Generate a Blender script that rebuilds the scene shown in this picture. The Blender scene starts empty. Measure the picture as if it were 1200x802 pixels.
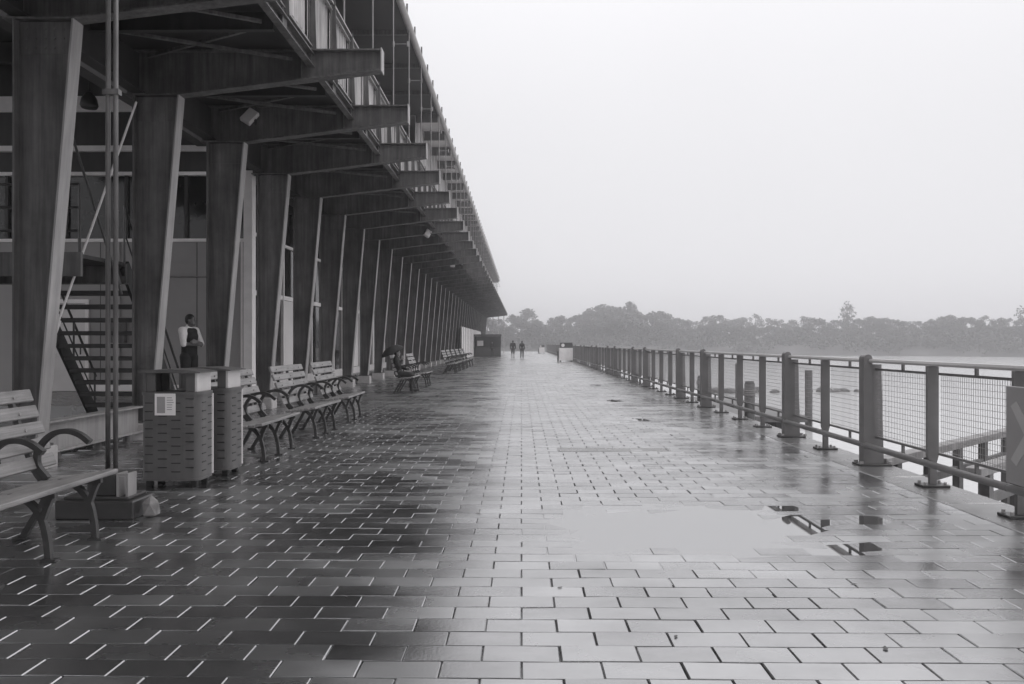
import bpy, bmesh, math, random
import numpy as np
from mathutils import Vector, Matrix, noise as mnoise

random.seed(7)
rng = np.random.default_rng(7)
scene = bpy.context.scene
C = scene.collection
R = math.radians

# ------------------------------------------------------------------ camera
F = 915.0                                   # focal length in photo pixels (1200 wide)
cam_data = bpy.data.cameras.new('camera')
cam_data.sensor_width = 36.0
cam_data.lens = F / 1200.0 * 36.0
cam_data.clip_start = 0.05
cam_data.clip_end = 6000
cam = bpy.data.objects.new('camera', cam_data)
C.objects.link(cam)
EYE = 1.6
cam.location = (0, 0, EYE)
cam.rotation_euler = (R(90) + math.atan(1 / F), 0, math.atan(11 / F))
scene.camera = cam

# ------------------------------------------------------------------ world: overcast sky
SUN_EL, SUN_AZ = R(62), R(75)               # azimuth from +Y towards +X
world = bpy.data.worlds.new('World')
scene.world = world
world.use_nodes = True
wn, wl = world.node_tree.nodes, world.node_tree.links
wn.clear()
out = wn.new('ShaderNodeOutputWorld')
bg = wn.new('ShaderNodeBackground')
sky = wn.new('ShaderNodeTexSky')
sky.sky_type = 'NISHITA'
sky.sun_disc = False
sky.sun_elevation = SUN_EL
sky.sun_rotation = SUN_AZ
bw = wn.new('ShaderNodeRGBToBW')
wl.new(sky.outputs[0], bw.inputs[0])
# an even cloud deck over that sky: brighter overhead than at the horizon
tc = wn.new('ShaderNodeTexCoord')
sep = wn.new('ShaderNodeSeparateXYZ')
wl.new(tc.outputs['Generated'], sep.inputs[0])
mr = wn.new('ShaderNodeMapRange')
mr.inputs['From Min'].default_value = 0.0
mr.inputs['From Max'].default_value = 1.0
mr.inputs['To Min'].default_value = 8.6
mr.inputs['To Max'].default_value = 21.0
pw = wn.new('ShaderNodeMath'); pw.operation = 'POWER'; pw.use_clamp = True
pw.inputs[1].default_value = 2.3
wl.new(sep.outputs['Z'], pw.inputs[0])
wl.new(pw.outputs[0], mr.inputs['Value'])
cn = wn.new('ShaderNodeTexNoise')
cn.inputs['Scale'].default_value = 1.6
cn.inputs['Detail'].default_value = 3
wl.new(tc.outputs['Generated'], cn.inputs['Vector'])
cm = wn.new('ShaderNodeMapRange')
cm.inputs['To Min'].default_value = 0.94
cm.inputs['To Max'].default_value = 1.06
wl.new(cn.outputs['Fac'], cm.inputs['Value'])
mul = wn.new('ShaderNodeMath'); mul.operation = 'MULTIPLY'
wl.new(mr.outputs[0], mul.inputs[0]); wl.new(cm.outputs[0], mul.inputs[1])
mix = wn.new('ShaderNodeMix'); mix.data_type = 'FLOAT'
mix.inputs['Factor'].default_value = 0.93
wl.new(bw.outputs[0], mix.inputs['A']); wl.new(mul.outputs[0], mix.inputs['B'])
tint = wn.new('ShaderNodeMix'); tint.data_type = 'RGBA'; tint.blend_type = 'MULTIPLY'
tint.inputs['Factor'].default_value = 1.0
wl.new(mix.outputs['Result'], tint.inputs['A'])
tint.inputs['B'].default_value = (0.985, 0.98, 1.01, 1)
wl.new(tint.outputs['Result'], bg.inputs['Color'])
bg.inputs['Strength'].default_value = 0.10
wl.new(bg.outputs[0], out.inputs['Surface'])

sun_d = bpy.data.lights.new('sun', 'SUN')
sun_d.energy = 0.6
sun_d.angle = R(40)
sun_d.color = (1.0, 0.985, 0.97)
sun = bpy.data.objects.new('sun', sun_d)
C.objects.link(sun)
sdir = Vector((math.cos(SUN_EL) * math.sin(SUN_AZ), math.cos(SUN_EL) * math.cos(SUN_AZ), math.sin(SUN_EL)))
sun.rotation_euler = (-sdir).to_track_quat('-Z', 'Y').to_euler()
sun.location = (0, 0, 60)

scene.view_settings.view_transform = 'Standard'
scene.view_settings.look = 'None'
scene.view_settings.exposure = 0.0
scene.view_settings.gamma = 1.0
scene.view_settings.use_curve_mapping = False
scene.cycles.volume_bounces = 4
scene.cycles.max_bounces = 14

# ------------------------------------------------------------------ materials
def mat(name, col, rough=0.6, var=0.25, scale=(3, 3, 3), rvar=0.0, bump=0.0, bscale=40, metallic=0.0, ior=1.5,
        streak=None, coat=0.0, coat_rough=0.1, alpha=None):
    """grey film-tone material: base colour varied by world-space noise, optional streaks and bump"""
    m = bpy.data.materials.new(name)
    m.use_nodes = True
    nt = m.node_tree; n = nt.nodes; l = nt.links
    b = n['Principled BSDF']
    if isinstance(col, (int, float)):
        col = (col * 1.025, col * 0.99, col * 0.985)
    geo = n.new('ShaderNodeNewGeometry')
    def noise(sc, detail=4, loc=(0, 0, 0)):
        mp = n.new('ShaderNodeMapping'); mp.inputs['Scale'].default_value = sc; mp.inputs['Location'].default_value = loc
        l.new(geo.outputs['Position'], mp.inputs['Vector'])
        t = n.new('ShaderNodeTexNoise'); t.inputs['Scale'].default_value = 1.0; t.inputs['Detail'].default_value = detail
        t.inputs['Roughness'].default_value = 0.62
        l.new(mp.outputs[0], t.inputs['Vector'])
        return t.outputs['Fac']
    def rng_(sock, a, c, f0=0.3, f1=0.7):
        r = n.new('ShaderNodeMapRange')
        r.inputs['From Min'].default_value = f0; r.inputs['From Max'].default_value = f1
        r.inputs['To Min'].default_value = a; r.inputs['To Max'].default_value = c
        l.new(sock, r.inputs['Value'])
        return r.outputs[0]
    fac = rng_(noise(scale), 1 - var, 1 + var)
    if streak:
        f2 = rng_(noise(streak[0], 5, (3, 7, 1)), 1 - streak[1], 1 + streak[1])
        mm = n.new('ShaderNodeMath'); mm.operation = 'MULTIPLY'
        l.new(fac, mm.inputs[0]); l.new(f2, mm.inputs[1]); fac = mm.outputs[0]
    mx = n.new('ShaderNodeMix'); mx.data_type = 'RGBA'; mx.blend_type = 'MULTIPLY'; mx.inputs['Factor'].default_value = 1
    mx.inputs['A'].default_value = (*col, 1)
    l.new(fac, mx.inputs['B'])
    l.new(mx.outputs['Result'], b.inputs['Base Color'])
    b.inputs['Roughness'].default_value = rough
    b.inputs['Metallic'].default_value = metallic
    b.inputs['IOR'].default_value = ior
    if rvar:
        l.new(rng_(noise((1.7, 1.7, 1.7), 4, (9, 2, 4)), max(0.02, rough - rvar), rough + rvar), b.inputs['Roughness'])
    if coat:
        b.inputs['Coat Weight'].default_value = coat
        b.inputs['Coat Roughness'].default_value = coat_rough
        b.inputs['Coat IOR'].default_value = 1.4
    if bump:
        bp = n.new('ShaderNodeBump'); bp.inputs['Strength'].default_value = bump; bp.inputs['Distance'].default_value = 0.004
        l.new(noise((bscale,) * 3, 3), bp.inputs['Height']); l.new(bp.outputs[0], b.inputs['Normal'])
    return m

M = {}
M['steel'] = mat('weathered_steel', 0.10, 0.55, 0.38, (2.2, 2.2, 1.4), streak=((14, 14, 0.6), 0.42), bump=0.5, bscale=30, rvar=0.15)
M['steel_dark'] = mat('dark_steel', 0.036, 0.6, 0.25, (1.5, 1.5, 1.5), streak=((7, 7, 0.7), 0.25), bump=0.2)
M['flange'] = mat('pale_steel_and_lit_flange', 0.30, 0.45, 0.2, (1, 1, 0.6), streak=((12, 12, 0.8), 0.2))  # outer flanges and end plates: sky light put into a paler colour than steel
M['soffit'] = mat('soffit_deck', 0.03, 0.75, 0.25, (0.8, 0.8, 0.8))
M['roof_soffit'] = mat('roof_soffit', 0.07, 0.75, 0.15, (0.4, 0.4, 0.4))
M['corrugated'] = mat('weathered_corrugated_sheet', 0.36, 0.6, 0.3, (1.1, 1.1, 0.6), streak=((10, 10, 0.4), 0.45))
M['gutter'] = mat('gutter_metal', 0.42, 0.4, 0.1)
M['galv'] = mat('galvanised_pipe', 0.27, 0.42, 0.2, (6, 6, 1), metallic=0.3)
M['wall'] = mat('grey_wall_panel', 0.30, 0.65, 0.08, (0.6, 0.6, 0.6), bump=0.1)
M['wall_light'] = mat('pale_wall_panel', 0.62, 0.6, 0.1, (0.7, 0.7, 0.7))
M['white'] = mat('white_frame_paint', 0.8, 0.45, 0.08)
M['glass'] = mat('dark_window_glass', 0.015, 0.06, 0.1, ior=1.5)
M['interior'] = mat('dark_interior', 0.08, 0.8, 0.2)
M['concrete'] = mat('damp_concrete', 0.09, 0.30, 0.2, (2, 2, 2), rvar=0.1, bump=0.3, bscale=60, ior=2.8)
M['concrete_pale'] = mat('pale_concrete', 0.45, 0.6, 0.2, (5, 5, 5), bump=0.4, bscale=50)
M['lump'] = mat('broken_concrete', 0.16, 0.8, 0.3, (14, 14, 14), bump=0.8, bscale=45)
M['wood'] = mat('weathered_bench_wood', 0.19, 0.42, 0.2, (3, 3, 3), streak=((60, 1.6, 60), 0.35), bump=0.3, bscale=70, rvar=0.12)
M['iron'] = mat('cast_iron_paint', 0.035, 0.38, 0.2, (8, 8, 8))
M['rail'] = mat('railing_paint', 0.15, 0.42, 0.12, (3, 3, 3), bump=0.1)
M['rail_top'] = mat('railing_top_metal', 0.40, 0.30, 0.12, (3, 1, 3))
M['wire'] = mat('galvanised_wire', 0.28, 0.5, 0.1)
M['bolt'] = mat('bolt_steel', 0.3, 0.35, 0.1)
M['bin'] = mat('bin_grey_plastic', 0.085, 0.42, 0.12, (3, 3, 3), streak=((12, 12, 1.2), 0.12))
M['bin_side'] = mat('bin_pale_strip_and_lit_side', 0.5, 0.45, 0.1)  # hood side: sky light painted in as a paler tone; corner strips share it
M['black'] = mat('black_rubber', 0.012, 0.6, 0.2)
M['paper'] = mat('sticker_paper', 0.7, 0.5, 0.05)
M['print'] = mat('sticker_print', 0.28, 0.5, 0.1)
M['sign'] = mat('sign_grey', 0.25, 0.5, 0.06)
M['sign_mark'] = mat('sign_pale_mark', 0.36, 0.5, 0.06)
M['timber'] = mat('wet_marine_timber', 0.10, 0.5, 0.3, (4, 4, 4), streak=((25, 25, 1.5), 0.3), bump=0.4)
M['timber_pale'] = mat('grey_timber', 0.22, 0.5, 0.25, (4, 4, 4), streak=((25, 25, 1.5), 0.25), bump=0.3)
M['rock'] = mat('wet_rock', 0.10, 0.5, 0.4, (1.2, 1.2, 1.2), bump=0.6, bscale=8)
M['bark'] = mat('bark', 0.06, 0.85, 0.3, (3, 3, 1))
M['leaf'] = mat('leaves', 0.062, 0.6, 0.22, (0.25, 0.25, 0.25))
M['bank'] = mat('bank_grass', 0.09, 0.9, 0.35, (0.1, 0.1, 0.1))
M['ground'] = mat('quay_asphalt', 0.06, 0.55, 0.25, (0.5, 0.5, 0.5), rvar=0.2)
M['skin'] = mat('skin', 0.20, 0.5, 0.08, (12, 12, 12))
M['skin_dark'] = mat('skin_dark', 0.12, 0.5, 0.08, (12, 12, 12))
M['cloth_white'] = mat('white_cotton', 0.72, 0.85, 0.1, (9, 9, 9), bump=0.2)
M['cloth_dark'] = mat('dark_cotton', 0.02, 0.85, 0.25, (9, 9, 9), bump=0.2)
M['cloth_grey'] = mat('grey_cotton', 0.06, 0.85, 0.25, (9, 9, 9), bump=0.2)
M['hair'] = mat('hair', 0.012, 0.6, 0.3, (40, 40, 40))
M['lamp'] = mat('lamp_housing', 0.55, 0.4, 0.08)

# wet paving: tone differs from paver to paver, stains and a varying film of water
def paving_material(name, joints):
    m = bpy.data.materials.new(name); m.use_nodes = True
    nt = m.node_tree; n = nt.nodes; l = nt.links; b = n['Principled BSDF']
    geo = n.new('ShaderNodeNewGeometry')
    sp = n.new('ShaderNodeSeparateXYZ'); l.new(geo.outputs['Position'], sp.inputs[0])
    def mth(op, a, c=None, d=None):
        k = n.new('ShaderNodeMath'); k.operation = op
        for i, v in enumerate((a, c, d)):
            if v is None: continue
            if isinstance(v, (int, float)): k.inputs[i].default_value = v
            else: l.new(v, k.inputs[i])
        return k.outputs[0]
    yy = mth('DIVIDE', mth('SUBTRACT', sp.outputs['Y'], 0.125), 0.2)
    row = mth('FLOOR', yy)
    half = mth('MULTIPLY', mth('FLOORED_MODULO', row, 2.0), 0.5)
    xx = mth('ADD', mth('DIVIDE', sp.outputs['X'], 0.4), half)
    colm = mth('FLOOR', xx)
    cv = n.new('ShaderNodeCombineXYZ'); l.new(colm, cv.inputs[0]); l.new(row, cv.inputs[1])
    wnz = n.new('ShaderNodeTexWhiteNoise'); l.new(cv.outputs[0], wnz.inputs['Vector'])
    def noise(sc, det=4, loc=(0, 0, 0), f0=0.3, f1=0.7, a=0.0, c=1.0):
        mp = n.new('ShaderNodeMapping'); mp.inputs['Scale'].default_value = sc; mp.inputs['Location'].default_value = loc
        l.new(geo.outputs['Position'], mp.inputs['Vector'])
        t = n.new('ShaderNodeTexNoise'); t.inputs['Scale'].default_value = 1; t.inputs['Detail'].default_value = det
        t.inputs['Roughness'].default_value = 0.6
        l.new(mp.outputs[0], t.inputs['Vector'])
        r = n.new('ShaderNodeMapRange'); r.inputs['From Min'].default_value = f0; r.inputs['From Max'].default_value = f1
        r.inputs['To Min'].default_value = a; r.inputs['To Max'].default_value = c
        l.new(t.outputs['Fac'], r.inputs['Value'])
        return r.outputs[0]
    tone = mth('ADD', mth('MULTIPLY', wnz.outputs['Value'], 0.30), 0.85)
    grain = noise((70, 70, 70), 3, (0, 0, 0), 0.3, 0.7, 0.85, 1.15)
    stain = noise((0.8, 1.1, 1), 5, (2.2, 0.4, 0), 0.35, 0.62, 0.55, 1.1)
    mold = noise((2.4, 5.0, 1), 5, (0, 3.7, 0), 0.28, 0.5, 0.6, 1.0)
    f = mth('MULTIPLY', mth('MULTIPLY', tone, grain), mth('MULTIPLY', stain, mold))
    if joints:
        fx = mth('ABSOLUTE', mth('SUBTRACT', mth('FRACT', xx), 0.5))
        fy = mth('ABSOLUTE', mth('SUBTRACT', mth('FRACT', yy), 0.5))
        jx = mth('GREATER_THAN', fx, 0.5 - 0.022); jy = mth('GREATER_THAN', fy, 0.5 - 0.04)
        jj = mth('MAXIMUM', jx, jy)
        f = mth('MULTIPLY', f, mth('SUBTRACT', 1.0, mth('MULTIPLY', jj, 0.5)))
    cc = n.new('ShaderNodeMix'); cc.data_type = 'RGBA'; cc.blend_type = 'MULTIPLY'; cc.inputs['Factor'].default_value = 1
    cc.inputs['A'].default_value = (PAVE * 1.01, PAVE * 0.99, PAVE * 0.985, 1)
    l.new(f, cc.inputs['B']); l.new(cc.outputs['Result'], b.inputs['Base Color'])
    b.inputs['IOR'].default_value = 2.2
    rg = noise((0.55, 0.8, 1), 5, (5.1, 1.3, 0), 0.33, 0.67, 0.17, 0.36)
    rg = mth('ADD', rg, mth('MULTIPLY', mth('SUBTRACT', wnz.outputs['Value'], 0.5), 0.10))
    l.new(rg, b.inputs['Roughness'])
    bp = n.new('ShaderNodeBump'); bp.inputs['Strength'].default_value = 0.12; bp.inputs['Distance'].default_value = 0.003
    l.new(noise((55, 55, 55), 3), bp.inputs['Height']); l.new(bp.outputs[0], b.inputs['Normal'])
    gl = n.new('ShaderNodeBsdfGlossy'); gl.inputs['Color'].default_value = (.84, .84, .845, 1)
    l.new(rg, gl.inputs['Roughness']); l.new(bp.outputs[0], gl.inputs['Normal'])
    ms = n.new('ShaderNodeMixShader')
    wa = n.new('ShaderNodeMath'); wa.operation = 'ADD'; wa.use_clamp = True; wet_in = wa.inputs[0]
    l.new(mth('MULTIPLY', mth('SUBTRACT', wnz.outputs['Value'], 0.5), 0.14), wa.inputs[1]); l.new(wa.outputs[0], ms.inputs['Fac'])
    l.new(noise((0.9, 1.3, 1), 5, (7.7, 0.2, 0), 0.3, 0.7, WET - .16, WET + .12), wet_in)
    l.new(b.outputs[0], ms.inputs[1]); l.new(gl.outputs[0], ms.inputs[2]); l.new(ms.outputs[0], n['Material Output'].inputs['Surface'])
    return m
WET = 0.50
PAVE = 0.033
M['paver'] = paving_material('wet_paver', False)
M['paving_far'] = paving_material('wet_paving_far', True)

def water_material(name, col, rough, bump, sc):
    m = bpy.data.materials.new(name); m.use_nodes = True
    nt = m.node_tree; n = nt.nodes; l = nt.links; b = n['Principled BSDF']
    b.inputs['Base Color'].default_value = (*col, 1)
    b.inputs['Roughness'].default_value = rough
    b.inputs['IOR'].default_value = 1.5
    geo = n.new('ShaderNodeNewGeometry')
    mp = n.new('ShaderNodeMapping'); mp.inputs['Scale'].default_value = sc
    l.new(geo.outputs['Position'], mp.inputs['Vector'])
    t = n.new('ShaderNodeTexNoise'); t.inputs['Scale'].default_value = 1; t.inputs['Detail'].default_value = 3
    l.new(mp.outputs[0], t.inputs['Vector'])
    bp = n.new('ShaderNodeBump'); bp.inputs['Strength'].default_value = bump; bp.inputs['Distance'].default_value = 0.05
    l.new(t.outputs['Fac'], bp.inputs['Height']); l.new(bp.outputs[0], b.inputs['Normal'])
    return m
M['water'] = water_material('river_water', (0.50, 0.50, 0.50), 0.16, 0.25, (0.9, 1.8, 1))
def film_material():
    m = bpy.data.materials.new('puddle_film'); m.use_nodes = True
    nt = m.node_tree; n = nt.nodes; l = nt.links
    b = n['Principled BSDF']
    b.inputs['Base Color'].default_value = (0.032, 0.0315, 0.031, 1)
    b.inputs['Roughness'].default_value = 0.02
    b.inputs['IOR'].default_value = 2.2
    gl = n.new('ShaderNodeBsdfGlossy'); gl.inputs['Color'].default_value = (.84, .84, .845, 1); gl.inputs['Roughness'].default_value = 0.02
    ms = n.new('ShaderNodeMixShader'); ms.inputs['Fac'].default_value = 0.5
    l.new(b.outputs[0], ms.inputs[1]); l.new(gl.outputs[0], ms.inputs[2]); l.new(ms.outputs[0], n['Material Output'].inputs['Surface'])
    return m
M['puddle'] = film_material()

# ------------------------------------------------------------------ mesh helpers
class MB:
    def __init__(s):
        s.v = []; s.f = []
    def add(s, vs, fs):
        o = len(s.v); s.v += [tuple(p) for p in vs]; s.f += [tuple(i + o for i in q) for q in fs]
        return s
    def box(s, x0, x1, y0, y1, z0, z1):
        return s.add([(x0, y0, z0), (x1, y0, z0), (x1, y1, z0), (x0, y1, z0), (x0, y0, z1), (x1, y0, z1), (x1, y1, z1), (x0, y1, z1)],
                     [(3, 2, 1, 0), (4, 5, 6, 7), (0, 1, 5, 4), (1, 2, 6, 5), (2, 3, 7, 6), (3, 0, 4, 7)])
    def bbox(s, x0, x1, y0, y1, z0, z1, b=0.006):
        """box with chamfered edges"""
        X, Y, Z = (x0, x1), (y0, y1), (z0, z1)
        vs = []; idx = {}
        for i in (0, 1):
            for j in (0, 1):
                for k in (0, 1):
                    for a in range(3):
                        p = [X[i], Y[j], Z[k]]
                        sg = (1 if i == 0 else -1, 1 if j == 0 else -1, 1 if k == 0 else -1)
                        for q in range(3):
                            if q != a: p[q] += sg[q] * b
                        idx[(i, j, k, a)] = len(vs); vs.append(p)
        fs = []
        def quad(a, keys): fs.append(tuple(idx[(*k, a)] for k in keys))
        for i in (0, 1):
            q = [(i, 0, 0), (i, 1, 0), (i, 1, 1), (i, 0, 1)]; quad(0, q if i else q[::-1])
            q = [(0, i, 0), (0, i, 1), (1, i, 1), (1, i, 0)]; quad(1, q if i else q[::-1])
            q = [(0, 0, i), (1, 0, i), (1, 1, i), (0, 1, i)]; quad(2, q if i else q[::-1])
        for a in range(3):
            c, d = [q for q in range(3) if q != a]
            for m_ in (0, 1):
                for n_ in (0, 1):
                    k0 = [0, 0, 0]; k0[c] = m_; k0[d] = n_; k1 = list(k0); k1[a] = 1
                    fs.append((idx[(*k0, c)], idx[(*k1, c)], idx[(*k1, d)], idx[(*k0, d)]))
        for i in (0, 1):
            for j in (0, 1):
                for k in (0, 1): fs.append(tuple(idx[(i, j, k, a)] for a in range(3)))
        return s.add(vs, fs)
    def prism(s, poly, axis, a, b):
        """poly: 2-D points; axis 'x','y' or 'z' extruded a..b"""
        n = len(poly)
        def mk(p, t):
            return {'x': (t, p[0], p[1]), 'y': (p[0], t, p[1]), 'z': (p[0], p[1], t)}[axis]
        vs = [mk(p, a) for p in poly] + [mk(p, b) for p in poly]
        fs = [tuple(range(n))[::-1], tuple(range(n, 2 * n))] + [(i, (i + 1) % n, (i + 1) % n + n, i + n) for i in range(n)]
        return s.add(vs, fs)
    def tube(s, pts, r, n=8, cap=True, r1=None):
        pts = [Vector(p) for p in pts]
        o = len(s.v); vs = []
        up0 = None
        for i, p in enumerate(pts):
            t = (pts[min(i + 1, len(pts) - 1)] - pts[max(i - 1, 0)]).normalized()
            if up0 is None:
                up0 = Vector((0, 0, 1)) if abs(t.z) < 0.9 else Vector((1, 0, 0))
            u = t.cross(up0).normalized(); w = t.cross(u).normalized()
            rr = r if r1 is None else r + (r1 - r) * i / (len(pts) - 1)
            for k in range(n):
                a = 2 * math.pi * k / n
                vs.append(p + u * math.cos(a) * rr + w * math.sin(a) * rr)
        fs = []
        for i in range(len(pts) - 1):
            for k in range(n):
                fs.append((i * n + k, i * n + (k + 1) % n, (i + 1) * n + (k + 1) % n, (i + 1) * n + k))
        if cap:
            fs.append(tuple(range(n))); fs.append(tuple(range((len(pts) - 1) * n, len(pts) * n))[::-1])
        return s.add(vs, fs)
    def bar(s, p, q, w, h):
        """rectangular bar from p to q"""
        p, q = Vector(p), Vector(q); t = (q - p).normalized()
        up = Vector((0, 0, 1)) if abs(t.z) < 0.95 else Vector((0, 1, 0))
        u = t.cross(up).normalized() * w / 2; v = u.cross(t).normalized() * h / 2
        vs = [p - u - v, p + u - v, p + u + v, p - u + v, q - u - v, q + u - v, q + u + v, q - u + v]
        return s.add(vs, [(0, 1, 2, 3), (7, 6, 5, 4), (1, 0, 4, 5), (2, 1, 5, 6), (3, 2, 6, 7), (0, 3, 7, 4)])
    def ribbon(s, pts, w, y0, y1):
        """flat curved bar in the XZ plane, width w (number or list), from y0 to y1"""
        n = len(pts); ws = w if isinstance(w, list) else [w] * n
        a, b = [], []
        for i in range(n):
            p0 = pts[max(i - 1, 0)]; p1 = pts[min(i + 1, n - 1)]
            tx, tz = p1[0] - p0[0], p1[1] - p0[1]; L = math.hypot(tx, tz) or 1
            nx, nz = -tz / L * ws[i] / 2, tx / L * ws[i] / 2
            a.append((pts[i][0] + nx, pts[i][1] + nz)); b.append((pts[i][0] - nx, pts[i][1] - nz))
        vs = []
        for i in range(n):
            vs += [(a[i][0], y0, a[i][1]), (b[i][0], y0, b[i][1]), (b[i][0], y1, b[i][1]), (a[i][0], y1, a[i][1])]
        fs = []
        for i in range(n - 1):
            for k in range(4):
                fs.append((i * 4 + k, i * 4 + (k + 1) % 4, (i + 1) * 4 + (k + 1) % 4, (i + 1) * 4 + k))
        fs += [(3, 2, 1, 0), tuple(range(4 * n - 4, 4 * n))]
        return s.add(vs, fs)
    def mesh(s, name, material, smooth=False):
        me = bpy.data.meshes.new(name)
        me.from_pydata(s.v, [], s.f)
        bm = bmesh.new(); bm.from_mesh(me)
        bmesh.ops.recalc_face_normals(bm, faces=bm.faces)
        bm.to_mesh(me); bm.free()
        if smooth:
            me.polygons.foreach_set('use_smooth', [True] * len(me.polygons))
        me.materials.append(M[material] if isinstance(material, str) else material)
        return me
    def build(s, name, material, parent=None, smooth=False):
        return link(name, s.mesh(name, material, smooth), parent)

def link(name, me, parent=None, loc=(0, 0, 0), rot=(0, 0, 0)):
    o = bpy.data.objects.new(name, me); C.objects.link(o)
    o.location = loc; o.rotation_euler = rot
    if parent is not None: o.parent = parent
    return o
def tag(o, label=None, cat=None, group=None, kind=None):
    if label: o['label'] = label
    if cat: o['category'] = cat
    if group: o['group'] = group
    if kind: o['kind'] = kind
    return o
def thing(name, label, cat, loc=(0, 0, 0), rotz=0.0, group=None):
    return tag(link(name, None, None, loc, (0, 0, rotz)), label, cat, group)
def copy_tree(o, parent=None):
    c = o.copy(); C.objects.link(c); c.parent = parent
    for ch in list(o.children): copy_tree(ch, c)
    return c
def arc(cx, cz, r, a0, a1, n):
    return [(cx + r * math.cos(R(a0 + (a1 - a0) * i / n)), cz + r * math.sin(R(a0 + (a1 - a0) * i / n))) for i in range(n + 1)]
def spline(pts, n=6):
    """Catmull-Rom through 2-D or 3-D points"""
    P = [Vector(p) for p in pts]; P = [P[0] * 2 - P[1]] + P + [P[-1] * 2 - P[-2]]
    o = []
    for i in range(1, len(P) - 2):
        for k in range(n):
            t = k / n
            a, b, c, d = P[i - 1], P[i], P[i + 1], P[i + 2]
            o.append(tuple(0.5 * ((2 * b) + (c - a) * t + (2 * a - 5 * b + 4 * c - d) * t * t + (3 * b - a - 3 * c + d) * t ** 3)))
    o.append(tuple(P[-2]))
    return o

# ------------------------------------------------------------------ setting: water, quay, deck, paving
YEND = 145.0
WATER_Z = -2.2
w = MB(); w.add([(-850, -240, WATER_Z), (850, -240, WATER_Z), (850, 900, WATER_Z), (-850, 900, WATER_Z)], [(0, 1, 2, 3)])
tag(w.build('river_water', 'water'), kind='structure')
q = MB(); q.box(-160, 4.8, -60, YEND, -3.0, -0.075)
tag(q.build('quay_ground', 'ground'), kind='structure')

# gentle unevenness of the paving, with the hollows in which puddles stand: (x, y, rx, ry, depth)
HOLLOW = [(1.3, 6.75, .95, 1.2, .012), (2.0, 6.75, .40, .6, .0045), (2.72, 6.12, .24, .22, .0085), (3.12, 7.12, .24, .20, .0085), (2.62, 6.98, .20, .30, .0075), (2.56, 7.6, .22, .14, .0075), (2.36, 6.05, .2, .12, .007), (2.45, 13.6, .4, .5, .007), (2.35, 16.3, .5, .6, .008),
          (2.6, 21.5, .4, .7, .007), (-.9, 6.4, .35, .5, .004), (2.9, 30, .5, .8, .007)]
def deck_h(x, y):
    h = 0.0035 * mnoise.noise(Vector((x * 0.55, y * 0.55, 0.3))) + 0.0022 * mnoise.noise(Vector((x * 2.6, y * 2.6, 5.1)))
    for hx, hy, rx, ry, dep in HOLLOW:
        e = ((x - hx) / rx) ** 2 + ((y - hy) / ry) ** 2
        if e < 4: h -= dep * math.exp(-e * 1.1)
    return h

deck = MB(); deck.box(-6.75, 4.8, -6, 60, -0.073, -0.034)
promenade = tag(deck.build('promenade', 'concrete'), kind='structure')
PX0, PX1 = -6.7, 4.20
PW, PL, GAP, BEV, BD = 0.4, 0.2, 0.005, 0.0055, 0.005
def paver_verts():
    hx, hy = PW / 2 - GAP / 2, PL / 2 - GAP * .8
    v = []
    for (ix, iy, z) in ((BEV, BEV * .12, 0.0), (0.0, 0.0, -BD), (0.0, 0.0, -0.04)):
        v += [(-hx + ix, -hy + iy, z), (hx - ix, -hy + iy, z), (hx - ix, hy - iy, z), (-hx + ix, hy - iy, z)]
    f = [(0, 1, 2, 3)]
    for k in range(4):
        k2 = (k + 1) % 4
        f.append((4 + k, 4 + k2, k2, k)); f.append((8 + k, 8 + k2, 4 + k2, 4 + k))
    return np.array(v), f
PV, PF = paver_verts()
pm = bpy.data.meshes.new('paver'); pm.from_pydata([tuple(p) for p in PV], [], PF); pm.materials.append(M['paver'])
cells = []
for r in range(-28, 299):
    yc = 0.125 + (r + 0.5) * 0.2
    off = 0.5 * (r % 2)
    k = math.floor(PX0 / 0.4) - 1
    while True:
        xc = (k + 0.5 - off) * 0.4
        if xc - 0.2 > PX1 - 0.05: break
        half = 1.0
        if xc + 0.2 > PX1 + 0.01: xc -= 0.1; half = 0.494
        if xc - 0.2 * half >= PX0 - 0.001:
            h = deck_h(xc, yc)
            sx = (deck_h(xc + 0.15, yc) - deck_h(xc - 0.15, yc)) / 0.3 + random.gauss(0, 0.0055)
            sy = (deck_h(xc, yc + 0.08) - deck_h(xc, yc - 0.08)) / 0.16 + random.gauss(0, 0.0060)
            cells.append((xc + random.gauss(0, .0012), yc + random.gauss(0, .0008), h + random.gauss(0, 0.0011), sx, sy, random.gauss(0, 0.0025), half))
        k += 1
def px_of(x, y): return 611 + x / y * F
vis = sorted([c for c in cells if c[6] == 1 and c[1] > 3.45 and -10 < px_of(c[0], c[1]) < 1210], key=lambda c: math.hypot(c[0], c[1]))
near = set(c[:2] for c in vis[:296])
Vs, Fs = [], []
for c in cells:
    if c[:2] in near:
        o = link('paver', pm, promenade, (c[0], c[1], c[2]), (c[4], -c[3], c[5]))
    else:
        P = PV.copy(); P[:, 0] *= c[6]
        ca, sa = math.cos(c[5]), math.sin(c[5])
        x = P[:, 0] * ca - P[:, 1] * sa; y = P[:, 0] * sa + P[:, 1] * ca
        z = P[:, 2] + c[2] + x * c[3] + y * c[4]
        o0 = len(Vs) * 12
        Vs.append(np.stack([x + c[0], y + c[1], z], 1))
        Fs += [tuple(i + o0 for i in q) for q in PF]
me = bpy.data.meshes.new('paving'); me.from_pydata(np.concatenate(Vs).tolist(), [], Fs); me.materials.append(M['paver'])
tag(link('paving', me, promenade), kind='stuff')
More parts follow.
